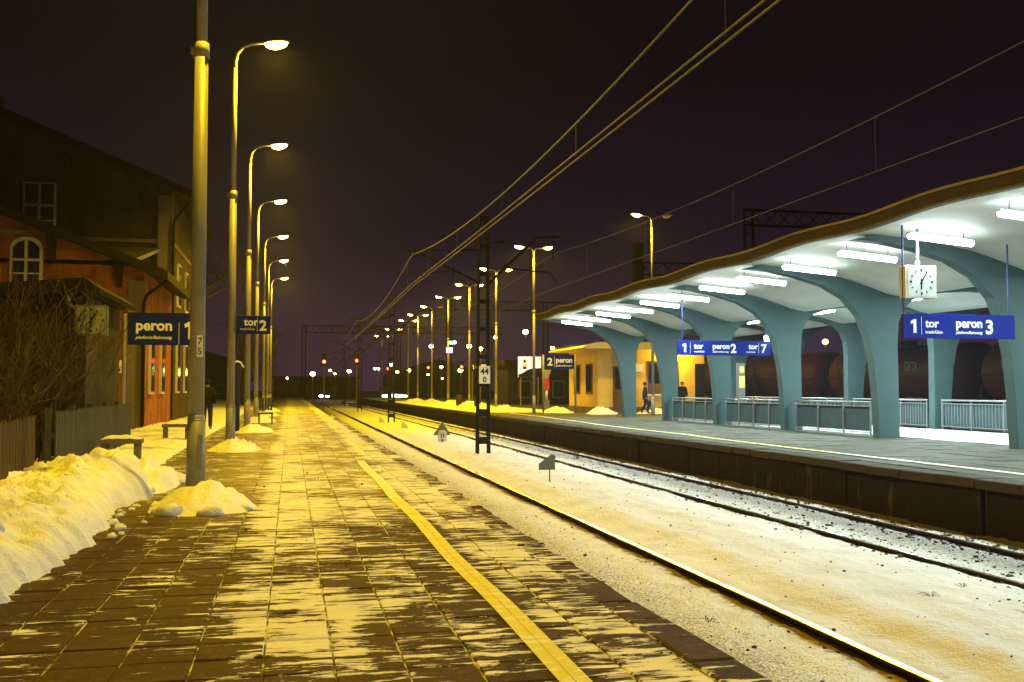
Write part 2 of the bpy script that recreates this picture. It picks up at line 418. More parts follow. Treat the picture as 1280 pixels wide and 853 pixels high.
# track bed
def bed_z(x, y):
    z = -.83 + .028 * fbm(x * .7, y * .35, 3) + .026 * fbm(x * 3, y * 2.2, 5) + .010 * fbm(x * 9, y * 8, 6)
    z += .10 * math.exp(-((x - 6.35) / 1.0) ** 2) + .05 * math.exp(-((x - 5.5) / .35) ** 2) * (1 + fbm(x, y * .2, 9))
    for rx in (3.23, 4.67, 8.02, 9.47): z -= .045 * math.exp(-((x - rx) / .10) ** 2)
    z -= .06 * math.exp(-((x - 10.3) / .3) ** 2)
    return z
g = MB(); g.grid(frange(2.05, 10.5, .075), [-12, -6, -2] + ysteps(1.2, 170), bed_z)
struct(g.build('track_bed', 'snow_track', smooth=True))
g = MB(); g.grid(frange(26.0, 60, 2), frange(5, 170, 4), lambda x, y: -.82 + .05 * fbm(x, y))
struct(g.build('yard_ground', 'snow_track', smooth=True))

# rails: each rail one object (foot, web, head) 
def rail(x, label, y0=-12.0, y1=168, ztop=-.755):
    pts = [(-.065, -.17), (.065, -.17), (.065, -.155), (.012, -.13), (.012, -.045), (.036, -.035), (.036, -.008), (.028, 0), (-.028, 0), (-.036, -.008), (-.036, -.035), (-.012, -.045), (-.012, -.13), (-.065, -.155)]
    m = MB(); n = len(pts); ys = frange(y0, y1, 8)
    vs = [(px + .012 * math.sin(y * .11 + x), y, pz) for y in ys for px, pz in pts]
    fs = []; mi = []
    for j in range(len(ys) - 1):
        for i in range(n):
            fs.append((j * n + i, j * n + (i + 1) % n, (j + 1) * n + (i + 1) % n, (j + 1) * n + i)); mi.append(1 if i in (6, 7, 8) else 0)
    m._add(vs, fs); m.mi = mi
    o = m.build('rail', ['rust', 'rail_top'], loc=(x, 0, ztop)); return tag(o, label, 'rail', 'running rails')
rail(3.23, 'rail hidden close under the near platform edge')
rail(4.67, 'shiny rail nearest the near platform, running through the snow')
rail(8.02, 'left rail of the track beside the canopied platform', ztop=-.785)
rail(9.47, 'right rail closest to the canopied platform wall', ztop=-.785)

# stones and clods scattered over the snow of the tracks
rs = random.Random(4); st = MB()
def scatter(mb, n, xr, yr, sr, zf, sq=.6):
    for _ in range(n):
        y = yr[0] + (yr[1] - yr[0]) * rs.random() ** 1.8; x = rs.uniform(*xr); r = rs.uniform(*sr) * (.6 + rs.random() ** 3 * 1.6)
        c = Vector((x, y, zf(x, y) + r * .2)); vs = []
        for k in range(8):
            d = Vector(((k & 1) * 2 - 1, (k >> 1 & 1) * 2 - 1, (k >> 2 & 1) * 2 - 1)) * .58
            d = Vector((d.x * rs.uniform(.5, 1.2), d.y * rs.uniform(.5, 1.2), d.z * rs.uniform(.4, 1) * sq / .6))
            vs.append(tuple(c + d * r))
        mb._add(vs, [(0, 2, 3, 1), (4, 5, 7, 6), (0, 1, 5, 4), (2, 6, 7, 3), (0, 4, 6, 2), (1, 3, 7, 5)])
scatter(st, 520, (2.3, 4.6), (4, 45), (.008, .02), bed_z)
scatter(st, 380, (4.8, 7.9), (5, 45), (.006, .017), bed_z)
scatter(st, 3200, (7.7, 10.3), (7, 60), (.010, .026), bed_z)
scatter(st, 2400, (9.15, 9.9), (8, 55), (.010, .026), bed_z)
stuff(st.build('ballast_stones', 'stone_dark'), 'dark ballast stones poking through the track snow', 'stones')
rs2 = random.Random(8); wd = MB()
for (x, y) in [(3.9, 9.2), (6.4, 9.4), (7.2, 10.0), (3.3, 11.4), (7.6, 9.1), (3.2, 15.5), (4.4, 12.5), (6.9, 8.6)]:
    for _ in range(9):
        a = rs2.uniform(0, 6.28); l = rs2.uniform(.03, .15); z0 = bed_z(x, y) - .02
        q = (x + math.cos(a) * l, y + math.sin(a) * l, z0 + rs2.uniform(.02, .06)); h = (x + math.cos(a) * l * .4, y + math.sin(a) * l * .4, z0 + rs2.uniform(.03, .06))
        wd.tube([(x, y, z0), h, q], [.003, .0024, .0015], 4)
stuff(wd.build('dry_weeds', 'twig'), 'dry weed stalks poking out of the track snow', 'weeds')

# ------------------------------------------------------------------ near platform: bed + slabs
PW = .35
p1 = MB(); p1.box(-2.6, 2.14, -3, 168, -1.0, -.05)
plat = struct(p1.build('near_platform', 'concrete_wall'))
j1 = MB(); j1.grid(frange(-2.6, 2.1, .47), frange(-3, 168, 3), lambda x, y: -.009)
struct(j1.build('joint_fill', 'joint', plat))
me_var = []
for k in range(6):
    m = MB(); j = .0015 * (k - 2.5)
    m.slab(-PW / 2 + .005, PW / 2 - .005, -PW / 2 + .005, PW / 2 - .005, -.045, j * .4, .004 + .002 * (k % 3))
    me_var.append(m.mesh('slab', 'slab'))
rp = random.Random(2)
XS = [1.98 - PW * (i + .5) for i in range(12)]      # columns of slabs left of the edge slabs
rows = int((60 - 2) / PW); count = 0
restm = MB()
for r in range(rows):
    y = 2.0 + PW * (r + .5)
    for i, x in enumerate(XS):
        # the visible wedge of the platform
        xl = -.256 * y - .3
        if x < max(xl, -2.4): continue
        near = (4.2 < y < 12.8)
        if near and count < 282:
            o = inst('slab', me_var[rp.randrange(6)], plat, (x, y, rp.uniform(-.004, .003)), R(rp.uniform(-.35, .35))); o.rotation_euler.x = R(rp.uniform(-.35, .35)); o.rotation_euler.y = R(rp.uniform(-.3, .3)); count += 1
        else:
            z = rp.uniform(-.003, .002); restm.slab(x - PW / 2 + .005, x + PW / 2 - .005, y - PW / 2 + .005, y + PW / 2 - .005, -.045, z, .005)
for r in range(37):      # coarser paving far down the platform, too small to pick apart
    y = 59.9 + 3 * r; restm.slab(-2.4, 1.98, y, y + 2.99, -.045, 0, .005)
stuff(restm.build('paving', 'slab', plat))
# edge slabs, one by one, ragged line
ev = []
for k in range(4):
    m = MB(); m.slab(-.125, .125, -.242, .242, -.12, 0, .012); 
    m.v = [(x + .012 * noise.noise(Vector((x * 9, y * 7, k * 5 + z))), y, z + .006 * noise.noise(Vector((x * 8, y * 5, k)))) for x, y, z in m.v]
    ev.append(m.mesh('edge_slab', 'slab'))
for i in range(110):
    y = 2.2 + .5 * i
    o = inst('edge_slab', ev[rp.randrange(4)], plat, (2.105 + rp.uniform(-.03, .03), y, rp.uniform(-.014, .008)), R(rp.uniform(-2.2, 2.2)))
m = MB()
for i in range(35): m.slab(1.98, 2.23, 57.1 + 3.2 * i, 57.1 + 3.2 * i + 3.19, -.12, 0, .01)
stuff(m.build('edge_slab', 'edge_slab', plat))
# yellow safety line, painted, in two strips along a joint
for sx_ in (0, 1):
    m = MB(); ys = frange(2, 20, .25); lx = 1.250 + .078 * sx_
    def xw(y): return .012 * math.sin(y * 1.3) + .01 * noise.noise(Vector((y * .8, 0, 0)))
    vs = []; 
    for y in ys: vs += [(lx + xw(y), y, .0085), (lx + .0755 + xw(y), y, .0085)]
    m._add(vs, [(2 * i, 2 * i + 1, 2 * i + 3, 2 * i + 2) for i in range(len(ys) - 1)])
    struct(m.build('yellow_line', 'yellow_paint', plat))
# dark little clods on the near platform
cl = MB(); rs.seed(21); scatter(cl, 46, (-1.0, 2.0), (8, 22), (.007, .015), lambda x, y: .003)
stuff(cl.build('clods', 'stone_dark'), 'small dark clods lying on the snowy near platform', 'clods')

# ------------------------------------------------------------------ canopied platform
P2X = 10.42
def p2edge(y): return P2X + .03 * math.sin(y * .31) + .02 * math.sin(y * .9 + 1)
m = MB(); m.box(P2X + .12, 26.4, -14, 168, -1.0, -.05)
plat2 = struct(m.build('canopy_platform', 'platform_two'))
pv = []
for k in range(5):
    m = MB(); m.box(-.06, .06, -.985, .985, -.99, -.115)
    m.v = [(x + (.02 * noise.noise(Vector((y * 3, z * 4, k * 3))) if x < 0 else 0), y, z) for x, y, z in m.v]
    pv.append(m.mesh('wall_panel', 'concrete_wall'))
y = -9.0
while y < 62:
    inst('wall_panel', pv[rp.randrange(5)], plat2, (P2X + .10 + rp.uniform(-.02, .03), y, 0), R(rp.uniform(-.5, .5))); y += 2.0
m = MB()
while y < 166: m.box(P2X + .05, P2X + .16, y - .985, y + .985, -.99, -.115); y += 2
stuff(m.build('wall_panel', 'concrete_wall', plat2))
cv_ = []
for k in range(5):
    m = MB(); m.slab(-.25, .25, -.492, .492, -.15, 0, .014)
    m.v = [(x + (.03 * noise.noise(Vector((y * 5, z * 4, k * 3 + .5))) if x < 0 else 0), y, z + .012 * noise.noise(Vector((x * 3, y * 3, k)))) for x, y, z in m.v]
    cv_.append(m.mesh('cap_slab', 'cap_stone'))
y = -8.4
while y < 62:
    inst('cap_slab', cv_[rp.randrange(5)], plat2, (p2edge(y) + .22 + rp.uniform(-.02, .02), y, rp.uniform(-.015, .012)), R(rp.uniform(-.5, .5))); y += 1.0
m = MB()
while y < 166: m.slab(P2X, P2X + .5, y - .49, y + .49, -.15, 0, .014); y += 1
stuff(m.build('cap_slab', 'cap_stone', plat2))
m = MB(); r2 = random.Random(5)
for yy in frange(2, 60, .5):
    for xx in frange(P2X + .5, 16.4, .5):
        z = r2.uniform(-.012, .004); m.slab(xx + .006, xx + .494, yy + .006, yy + .494, -.06, z, .006)
stuff(m.build('paving', 'platform_two', plat2))
m = MB(); m.grid(frange(16.92, 26.4, .8), frange(-14, 168, 2), lambda x, y: -.012)
struct(m.build('platform_floor', 'platform_two', plat2))
m = MB(); m.grid(frange(P2X + .5, 17, .5), frange(60.4, 168, 1), lambda x, y: .0 + .03 * fbm(x, y))
struct(m.build('platform_snow', 'snow', plat2))
# yellow line of the far platform, wandering
ly = [(4, 11.5), (12, 11.52), (17, 11.5), (22, 11.46), (27, 11.52), (29.5, 11.72), (33, 11.62), (38, 11.66), (42, 11.95), (46, 12.05), (50, 12.3), (60, 12.3)]
m = MB(); ys = frange(4, 58, .4); vs = []
for yy in ys: x = interp(ly, yy); vs += [(x, yy, .012), (x + .19, yy, .012)]
m._add(vs, [(2 * i, 2 * i + 1, 2 * i + 3, 2 * i + 2) for i in range(len(ys) - 1)])
struct(m.build('yellow_line', 'yellow_paint', plat2))
# icy floor between the two column rows
m = MB(); m.grid(frange(17.3, 21.9, .23), frange(22.0, 36, .35), lambda x, y: .006 + .012 * fbm(x * .8, y * .6))
struct(m.build('ice_sheet', 'ice', plat2, smooth=True))
m = MB(); m.grid(frange(15.2, 17.6, .12), frange(14.0, 18.5, .15), lambda x, y: -.02 + .06 * max(0, 1 - ((x - 16.6) / 1.1) ** 2 - ((y - 16.6) / 1.8) ** 2) + .02 * fbm(x * 2, y * 2))
struct(m.build('snow_patch', 'snow_clean', plat2, smooth=True))

# ================================================================== SNOW BANKS
EDGE = [(2, -1.95), (7.35, -1.85), (8.4, -1.76), (9.8, -1.74), (11.2, -1.80), (12.2, -1.95), (14, -1.75), (16, -1.95), (19, -2.3), (24, -2.4), (40, -2.4), (60, -2.2)]
def bank_z(x, y):
    e = interp(EDGE, y) + .10 * noise.noise(Vector((y * 1.7, 0, 3))) + .06 * noise.noise(Vector((y * 5, 1, 3))) + .03 * noise.noise(Vector((y * 13, 1, 3)))
    d = e - x                                   # metres inside the bank
    if d < -.02: return -.06
    hmax = (.42 if y < 18 else .36 - .1 * min(1, (y - 18) / 8)) + .09 * fbm(y * .6, 1.5) 
    rise = 1 - math.exp(-max(0, d) / .19)
    back = 1 - .30 * min(1, max(0, d - .8) / 1.2)
    z = hmax * rise * back + .05 * fbm(x * 1.6, y * 1.3, 2) * rise + .085 * fbm(x * 2.6, y * 2.6, 14) * rise + .06 * fbm(x * 4.6, y * 4.6, 4) * rise - .05 * max(0, noise.noise(Vector((x * 3.5, y * 3.5, 30)))) * rise + .035 * abs(noise.noise(Vector((x * 7, y * 7, 9)))) * rise + .026 * fbm(x * 13, y * 13, 8) * rise
    z += .12 * math.exp(-((x + 2.3) / .35) ** 2 - ((y - 15.0) / 2.0) ** 2)
    if y > 15.5: z *= .30 + .70 * math.exp(-(y - 15.5) / 1.6)
    return z - .015
def bys(a, b):
    ys = [a]
    while ys[-1] < b: ys.append(ys[-1] + max(.03, ys[-1] * .004))
    return ys
b = MB(); b.grid(frange(-5.2, -1.5, .035), bys(5.0, 44), bank_z)
stuff(b.build('snow_bank', 'snow_bank', smooth=True), 'long shovelled snow bank along the fence of the near platform', 'snow bank')
rl = random.Random(6); b = MB()
for k in range(22):
    y = rl.uniform(6.4, 9.5); x = interp(EDGE, y) - rl.uniform(.5, 1.3); r = rl.uniform(.05, .11)
    b.blob((x, y, max(0, bank_z(x, y)) - r * .15), r, (1, 1.1, .8), k, .9, 9)
for k in range(14):
    y = rl.uniform(10, 13); x = interp(EDGE, y) + rl.uniform(.0, .35); r = rl.uniform(.02, .055)
    b.blob((x, y, r * .3), r, (1, 1.1, .7), k + 60, .5)
stuff(b.build('snow_lumps', 'snow_dirty', smooth=True), 'frozen grey snow lumps broken off along the bank', 'snow lumps')
def snow_pile(x, y, rx, ry, h, label, seed, base=0.0, group='shovelled snow piles'):
    m = MB(); n = 26; xs = frange(-rx * 1.15, rx * 1.15, rx * 2.3 / n); ys = frange(-ry * 1.15, ry * 1.15, ry * 2.3 / n)
    def fz(a, c):
        t = math.sqrt((a / rx) ** 2 + (c / ry) ** 2) + .16 * noise.noise(Vector((a / rx * 1.8, c / ry * 1.8, seed)))
        k = max(0, 1 - t); k2 = 1 - (1 - k) ** 1.7
        lump = 1 + .45 * fbm(a / rx * 1.9, c / ry * 1.9, seed) + .25 * noise.noise(Vector((a / rx * 5, c / ry * 5, seed + 3)))
        return h * .8 * k2 * lump + .10 * h * fbm(a * 9, c * 9, seed) * min(1, k * 5) - .02
    m.grid(xs, ys, fz)
    if seed % 3 == 0 and h > .2:
        for q in range(9):
            an = rl.uniform(0, 6.28); rr = rl.uniform(.03, .12); m.blob((math.cos(an) * rx * .9, math.sin(an) * ry * .9, rr * .3), rr, (1.2, 1, .75), q + seed, .5)
    return tag(m.build('snow_pile', 'snow_clean', None, True, (x, y, base)), label, 'snow pile', group)
snow_pile(-.98, 12.55, .62, .95, .36, 'chunky snow pile against the foot of the nearest tall pole', 3)
snow_pile(-1.22, 24.3, .62, 1.1, .36, 'cone of snow at the foot of the lamp pole carrying the tor 2 sign', 4)
snow_pile(-1.2, 34.6, .75, 1.3, .32, 'low snow heap beside the dark blue info post', 5)
snow_pile(-1.95, 15.6, .45, 1.4, .45, 'snow hump between the bank and the nearest pole', 9)
for k, y in enumerate((45, 55.5, 66)): snow_pile(-1.25, y, .7, 1.6, .36, ORD[k] + ' of three snow heaps strung along the far lamp poles', 12 + k)
for k, (x, y, rx, ry, h) in enumerate([(13.0, 70, 1.1, 3, .55), (13.6, 78, 1.0, 3, .6), (13.2, 63.5, .9, 2.2, .5), (13.8, 88, 1.1, 4, .6), (13.5, 99, 1.1, 5, .55), (13.4, 112, 1.1, 6, .5), (15.6, 59.5, 1.0, 1.8, .42), (17.2, 55.6, .9, .9, .5), (20.6, 55.9, 1.4, .7, .35)]):
    lab = ['snow heap on the canopied platform past the kiosk lamps, nearer side', 'snow heap halfway down the canopied platform', 'snow heap between the peron 2 sign and the platform edge', 'snow heap beyond the mast on the canopied platform', 'far snow heap along the lamp row', 'farthest snow heap on the canopied platform', 'snow heap at the foot of the peron 2 sign', 'snow heap at the kiosk corner', 'snow heap below the kiosk window'][k]
    snow_pile(x, y, rx, ry, h, lab, 20 + k)

# ================================================================== LAMPS
def lamp_head(t, x0, z, dirx, lit=True, far=False, tilt=.12):
    """cobra head at the end of an arm that points along dirx"""
    m = MB(); vs = []; prof = [(0, .05, .045), (.10, .10, .06), (.34, .17, .085), (.58, .15, .07), (.66, .05, .03)]
    n = 10
    for a, ry, rz_ in prof:
        for k in range(n):
            th = 2 * math.pi * k / n; zz = math.sin(th); zz = zz if zz > 0 else zz * .25
            vs.append((x0 + dirx * a, ry * math.cos(th), z + a * tilt + rz_ * zz))
    fs = [(i * n + k, i * n + (k + 1) % n, (i + 1) * n + (k + 1) % n, (i + 1) * n + k) for i in range(len(prof) - 1) for k in range(n)]
    fs += [tuple(range(n)), tuple((len(prof) - 1) * n + k for k in range(n))]
    m._add(vs, fs); h = m.build('lamp_head', 'lamp_housing', t, True)
    m = MB(); vs = []; prof = [(.10, .06, .05), (.18, .13, .11), (.34, .155, .15), (.50, .13, .115), (.60, .06, .05)]
    for a, ry, rz_ in prof:
        for k in range(n + 1):
            th = math.pi + math.pi * k / n
            vs.append((x0 + dirx * a, ry * math.cos(th), z + a * tilt - .008 + rz_ * math.sin(th)))
    n1 = n + 1
    fs = [(i * n1 + k, i * n1 + k + 1, (i + 1) * n1 + k + 1, (i + 1) * n1 + k) for i in range(len(prof) - 1) for k in range(n)]
    m._add(vs, fs); m.build('lamp_glass', ('lamp_glow_far' if far else 'lamp_glow') if lit else 'sign_white', h, True)
    return h
def platform_lamp(x, y, label, H=9.45, r=.085, plates=False, single=True, power=LAMP_W, left_lit=True, right_lit=True, far=False):
    t = thing('street_lamp', label, 'street lamp', (x, y, 0), 0, 'curved arm lamps' if single else 'twin arm lamps')
    m = MB(); m.cyl((0, 0, -.05), (0, 0, 1.0), r * 1.22, r * 1.12, 12); m.build('pole_base', 'pole_grey', t, True)
    m = MB(); m.cyl((0, 0, .98), (0, 0, 5.9), r * .98, r * .86, 12); m.build('pole', 'pole_grey', t, True)
    m = MB(); m.cyl((0, 0, 5.85), (0, 0, H - .62), r * .72, r * .6, 10); m.build('upper_pole', 'pole_grey', t, True)
    m = MB(); m.cyl((0, 0, .97), (0, 0, 1.05), r * 1.15, r * 1.0, 12); m.build('collar', 'pole_grey', t, True); m = MB(); m.cyl((0, 0, 5.75), (0, 0, 5.95), r * 1.05, r * .95, 12)
    m.box(-r * 1.35, -r * .5, -.03, .03, 5.80, 5.9); m.build('collar', 'pole_grey', t, True)
    for d, lit in ((1, right_lit), (-1, left_lit)):
        if single and d < 0: continue
        m = MB()
        if single: pts = [(0, 0, H - .66), (0, 0, H - .5), (.05, 0, H - .28), (.18, 0, H - .12), (.36, 0, H - .04), (.62, 0, H)]
        else: pts = [(0, 0, H - .66), (0, 0, H - .3), (.06 * d, 0, H - .15), (.2 * d, 0, H - .05), (.55 * d, 0, H - .04)]
        m.tube(pts, [r * .6, r * .55, r * .5, r * .45, .035, .03], 8); m.build('arm', 'pole_grey', t, True)
        lamp_head(t, d * (.58 if single else .52), H - .01, d, lit, far)
        if lit and power:
            light('lamp_light', t, (d * (.93 if single else .87), 0, H - .14), power, SODIUM, 'AREA', (.38, .2))
    if plates:
        m = MB(); m.box(.0, .075, -.112, -.088, 1.80, 2.08); pl = m.build('number_plate', 'sign_white', t)
        text('7', .13, 'black_paint', pl, (.005, -.113, 1.96)); text('5', .13, 'black_paint', pl, (.005, -.113, 1.83))
        m = MB(); m.box(.03, .09, -.124, -.09, .35, .8); m.build('hatch', 'pole_grey', t)
    return t
LY = [13.9, 24.25, 34.5, 44.8, 55.2, 65.6, 76]
LN = ['tall grey pole nearest the camera, its top above the picture', 'curved arm lamp carrying the blue tor 2 sign', 'second lit curved arm lamp from the near end', 'third lit curved arm lamp along the left platform', 'fourth lit curved arm lamp along the left platform', 'fifth lit curved arm lamp along the left platform', 'farthest curved arm lamp of the left platform row']
for k, y in enumerate(LY):
    platform_lamp([-1.19, -1.33, -1.37, -1.42, -1.38, -1.40, -1.42][k], y, LN[k], r=[.102, .092, .09, .085, .08, .08, .08][k], plates=(k == 0))
platform_lamp(-1.2, 3.4, 'curved arm lamp pole standing just left of the camera', power=LAMP_W * .6)
RY = [57.4, 68.5, 79.2, 90.3, 101, 112.5, 122, 140, 158]
for k, y in enumerate(RY):
    platform_lamp(13.7, y, 'twin arm lamp beyond the kiosk, ' + ORD[k] + ' of the row from the peron 2 sign', 9.6, single=False, power=LAMP_W * .8 if k < 6 else 0, far=k > 2,
                  right_lit=k not in (4,), left_lit=k not in (9,))
platform_lamp(18.95, 52, 'twin arm lamp rising behind the canopy, only its left head lit', 10.75, single=False, right_lit=False, power=LAMP_W)

# ================================================================== CATENARY
def mast(x, y, h, label, plate=False, arms=True):
    t = thing('catenary_mast', label, 'catenary mast', (x, y, -.85), 0, 'lattice catenary masts')
    for sx_ in (-1, 1):
        for sy in (-1, 1):
            m = MB(); bx_, tx = .19 * sx_, .14 * sx_; by_, ty = .16 * sy, .12 * sy
            m.tube([(bx_, by_, 0), (tx, ty, h)], [.036, .03], 4); m.build('leg', 'mast_steel', t)
    z = .55; k = 0
    while z < h:
        f = z / h; a = .19 - .05 * f; c_ = .16 - .04 * f; m = MB()
        hh = .11 if k < 2 else .06
        for sy in (-1, 1): m.box(-a, a, sy * c_ - .008, sy * c_ + .008, z - hh, z + hh)
        for sx_ in (-1, 1): m.box(sx_ * a - .008, sx_ * a + .008, -c_, c_, z - hh * .8, z + hh * .8)
        m.build('batten', 'mast_steel', t); z += .92; k += 1
    if arms:
        zt = 0.85
        m = MB()   # bracket over the right track
        m.tube([(.14, 0, 4.85 + zt), (1.85, 0, 6.5 + zt)], .045, 6); m.tube([(1.75, 0, 6.46 + zt), (2.6, 0, 6.52 + zt)], .055, 6)
        m.tube([(.8, 0, 5.42 + zt), (2.3, 0, 5.3 + zt)], .03, 6); m.tube([(2.3, 0, 5.3 + zt), (2.55, 0, 4.95 + zt)], .018, 5)
        m.tube([(2.4, 0, 6.5 + zt), (2.4, 0, 5.75 + zt)], .02, 5)
        m.build('cantilever', 'mast_steel', t)
        m = MB(); m.tube([(-.14, 0, 4.9 + zt), (-2.15, 0, 5.85 + zt)], .045, 6); m.tube([(-.12, 0, 6.0 + zt), (-2.75, 0, 5.9 + zt)], .04, 6)
        m.tube([(-1.0, 0, 5.32 + zt), (-2.2, 0, 5.1 + zt)], .028, 6); m.tube([(-2.2, 0, 5.1 + zt), (-2.35, 0, 4.74 + zt)], .018, 5)
        m.build('cantilever', 'mast_steel', t)
        m = MB(); m.tube([(.1, 0, h - 1.05), (.75, 0, h - 1.0)], .03, 5); m.tube([(.62, 0, h - 1.0), (.62, 0, h - .9)], .05, 6)
        for q in ((-1.0, 5.3), (.75, 5.45)): m.lathe([(.03, -.12), (.07, -.08), (.04, -.04), (.07, 0), (.04, .04), (.07, .08), (.03, .12)], 8, (q[0], 0, q[1] + zt))
        m.build('insulator', 'rust', t, True)
    if plate:
        m = MB(); m.box(-.17, .2, -.2, -.185, 2.42, 3.0); pl = m.build('number_plate', 'sign_white', t)
        text('44', .27, 'black_paint', pl, (.015, -.202, 2.73), align='CENTER', bold=.006); text('0', .25, 'black_paint', pl, (.015, -.202, 2.47), align='CENTER', bold=.006)
    return t
mast(6.22, 33.3, 8.15, 'black lattice catenary mast with a white 44 plate between the tracks', True)
mast(6.35, 66, 8.5, 'second lattice mast farther down between the tracks')
mast(6.5, 99, 8.5, 'third lattice mast, small in the distance between the tracks')
mast(6.6, 132, 8.5, 'faint farthest lattice mast between the tracks')

def wire(pts_f, label, y0, y1, r=.012, drop=None, group='overhead wires'):
    m = MB(); ys = frange(y0, y1, 1.6); m.tube([pts_f(y) for y in ys], r, 5); return tag(m.build('overhead_wire', 'wire', None, True), label, 'wire', group)
SUP = [-23.5, 5, 33.3, 66, 99, 132, 165]
def sag(y, zs, d):
    for a, c in zip(SUP, SUP[1:]):
        if a <= y <= c: t = (y - a) / (c - a); return zs - 4 * d * t * (1 - t)
    return zs
def zig(y, a=.12):
    for i, (p, c) in enumerate(zip(SUP, SUP[1:])):
        if p <= y <= c: t = (y - p) / (c - p); s0 = a if i % 2 else -a; return s0 * (1 - 2 * t)
    return 0
wire(lambda y: (3.95 + zig(y), y, sag(y, 5.78, .65)), 'sagging messenger wire over the near track', -20, 160, .014)
wire(lambda y: (3.90 + zig(y), y, 4.74 + sag(y, .03, .03)), 'left contact wire of the pair over the near track', -20, 160, .012)
wire(lambda y: (4.0 + zig(y), y, 4.72 + sag(y, .03, .03)), 'right contact wire of the pair over the near track', -20, 160, .012)
wire(lambda y: (8.74 + zig(y), y, sag(y, 5.95, .42)), 'messenger wire over the track beside the canopy', -20, 160, .009)
wire(lambda y: (8.74 + zig(y), y, 4.73 + sag(y, .03, .03)), 'contact wire over the track beside the canopy', -20, 160, .008)
for X, zs, d, lab in ((3.95, 5.78, .65, 'near track'), (8.74, 5.95, .42, 'track beside the canopy')):
    for i, y in enumerate(frange(9, 60, 5.1)):
        m = MB(); x = X + zig(y); m.cyl((0, 0, 0), (0, 0, sag(y, zs, d) - 4.75), .005, .005, 4); tag(m.build('dropper_wire', 'wire', None, False, (x, y, 4.75)), ORD[i] + ' thin dropper, counted from the camera, on the wires over the ' + lab, 'wire', 'droppers of the ' + lab)

def gantry(x0, x1, y, z, label, dz=.95, posts=(0,)):
    t = thing('catenary_gantry', label, 'gantry', (x0, y, -.9))
    z += .9; L = x1 - x0
    for px in posts:
        m = MB()
        for sx_ in (-.28, .28): m.tube([(px + sx_, 0, 0), (px + sx_, 0, z)], .09, 4)
        for zz in frange(.5, z - .6, .75): m.tube([(px - .28, 0, zz), (px + .28, 0, zz + .37)], .03, 4); m.tube([(px + .28, 0, zz + .37), (px - .28, 0, zz + .75)], .03, 4)
        m.build('post', 'mast_steel', t)
    for zz, nm in ((z, 'upper_chord'), (z - dz, 'lower_chord')):
        m = MB(); m.box(-.3, L, -.07, .07, zz - .07, zz + .07); m.build(nm, 'mast_steel', t)
    m = MB(); n = int(L / .95)
    for i in range(n):
        a, c = L * i / n, L * (i + 1) / n
        m.tube([(a, 0, z - dz), (c, 0, z)], .035, 4); m.tube([(a, 0, z), (c, 0, z - dz)], .035, 4)
    m.build('lattice', 'mast_steel', t)
gantry(27.4, 62, 58, 12.4, 'dark lattice gantry showing above the canopy roof', posts=(0, 33))
gantry(26.3, 62, 75, 11.2, 'second lattice gantry half hidden behind the canopy', posts=(0, 35))
gantry(18.6, 33, 122, 12.1, 'faint distant lattice gantry left of the canopy', 1.1, posts=(0, 12))
gantry(2, 34, 165, 11.5, 'farthest faint gantry spanning the tracks', 1.1, posts=(0, 15, 30))
m = MB(); m.box(-.35, .35, -.3, .3, 0, 13.9); m.box(-.42, .42, -.37, .37, 13.9, 14.1); tag(m.build('chimney_tower', 'far_wall', None, False, (27.2, 78, -1)), 'dark square tower beside the twin arm lamp behind the canopy', 'tower')

# ================================================================== CANOPY
COLY = [20.85 + 5.71 * k for k in range(-6, 6)]
SOF = [(12.12, 4.88), (13, 4.86), (13.7, 4.80), (14.5, 4.70), (15.3, 4.56), (15.8, 4.43), (16.3, 4.27), (16.75, 4.12), (17.2, 4.04), (17.6, 4.12), (18.2, 4.30), (18.9, 4.43), (19.6, 4.48)]
SOF = SOF + [(39.2 - x, z) for x, z in reversed(SOF[:-1])]
BOT = [(12.32, 4.75), (13.1, 4.69), (13.87, 4.56), (14.76, 4.32), (15.4, 3.98), (15.85, 3.5), (16.12, 2.87), (16.28, 2.1), (16.36, 1.3), (16.42, -.05), (17.07, -.05), (17.05, 2.7), (17.10, 3.3), (17.25, 3.68), (17.55, 3.95), (18.0, 4.10), (18.7, 4.22), (19.6, 4.26)]
BOT = BOT + [(39.2 - x, z) for x, z in reversed(BOT[:-1])]
canopy = thing('platform_canopy', 'white concrete canopy with curved pale blue ribbed columns over the far platform', 'canopy', (16.75, 20.85, 0))
CX, CY = 16.75, 20.85
poly = [(x - CX, z) for x, z in BOT] + [(x - CX, z + .05) for x, z in reversed(SOF) if 12.32 <= x <= 26.88]
mbf = MB(); mbf.prism_xz(poly, -.17, .17); fme = mbf.mesh('rib_frame', 'canopy_paint')
for k, y in enumerate(COLY):
    o = inst('rib_frame', fme, canopy, (0, y - CY, 0))
    bv = o.modifiers.new('bevel', 'BEVEL'); bv.width = .018; bv.segments = 2; bv.limit_method = 'ANGLE'
Y0, Y1 = COLY[0] - .8, COLY[-1] + .75
def sof_z(x, y):
    ph = (y - COLY[0]) / 5.71; t = ph - math.floor(ph)
    wgt = max(0, min(1, (16.9 - x) / 3.0)) if x < 19.6 else max(0, min(1, (x - 22.3) / 3.0))
    return interp(SOF, x) + .09 * math.sin(math.pi * t) ** 2 * (.35 + .65 * wgt) - .05 * math.sin(math.pi * t) ** 2 * (1 if 16.3 < x < 18 or 21.2 < x < 22.9 else 0)
xs = frange(12.12, 27.08, .17); ys = frange(Y0, Y1, .357)
m = MB(); m.grid([x - CX for x in xs], [y - CY for y in ys], lambda a, c: sof_z(a + CX, c + CY)); m.build('soffit', 'soffit_paint', canopy, True)
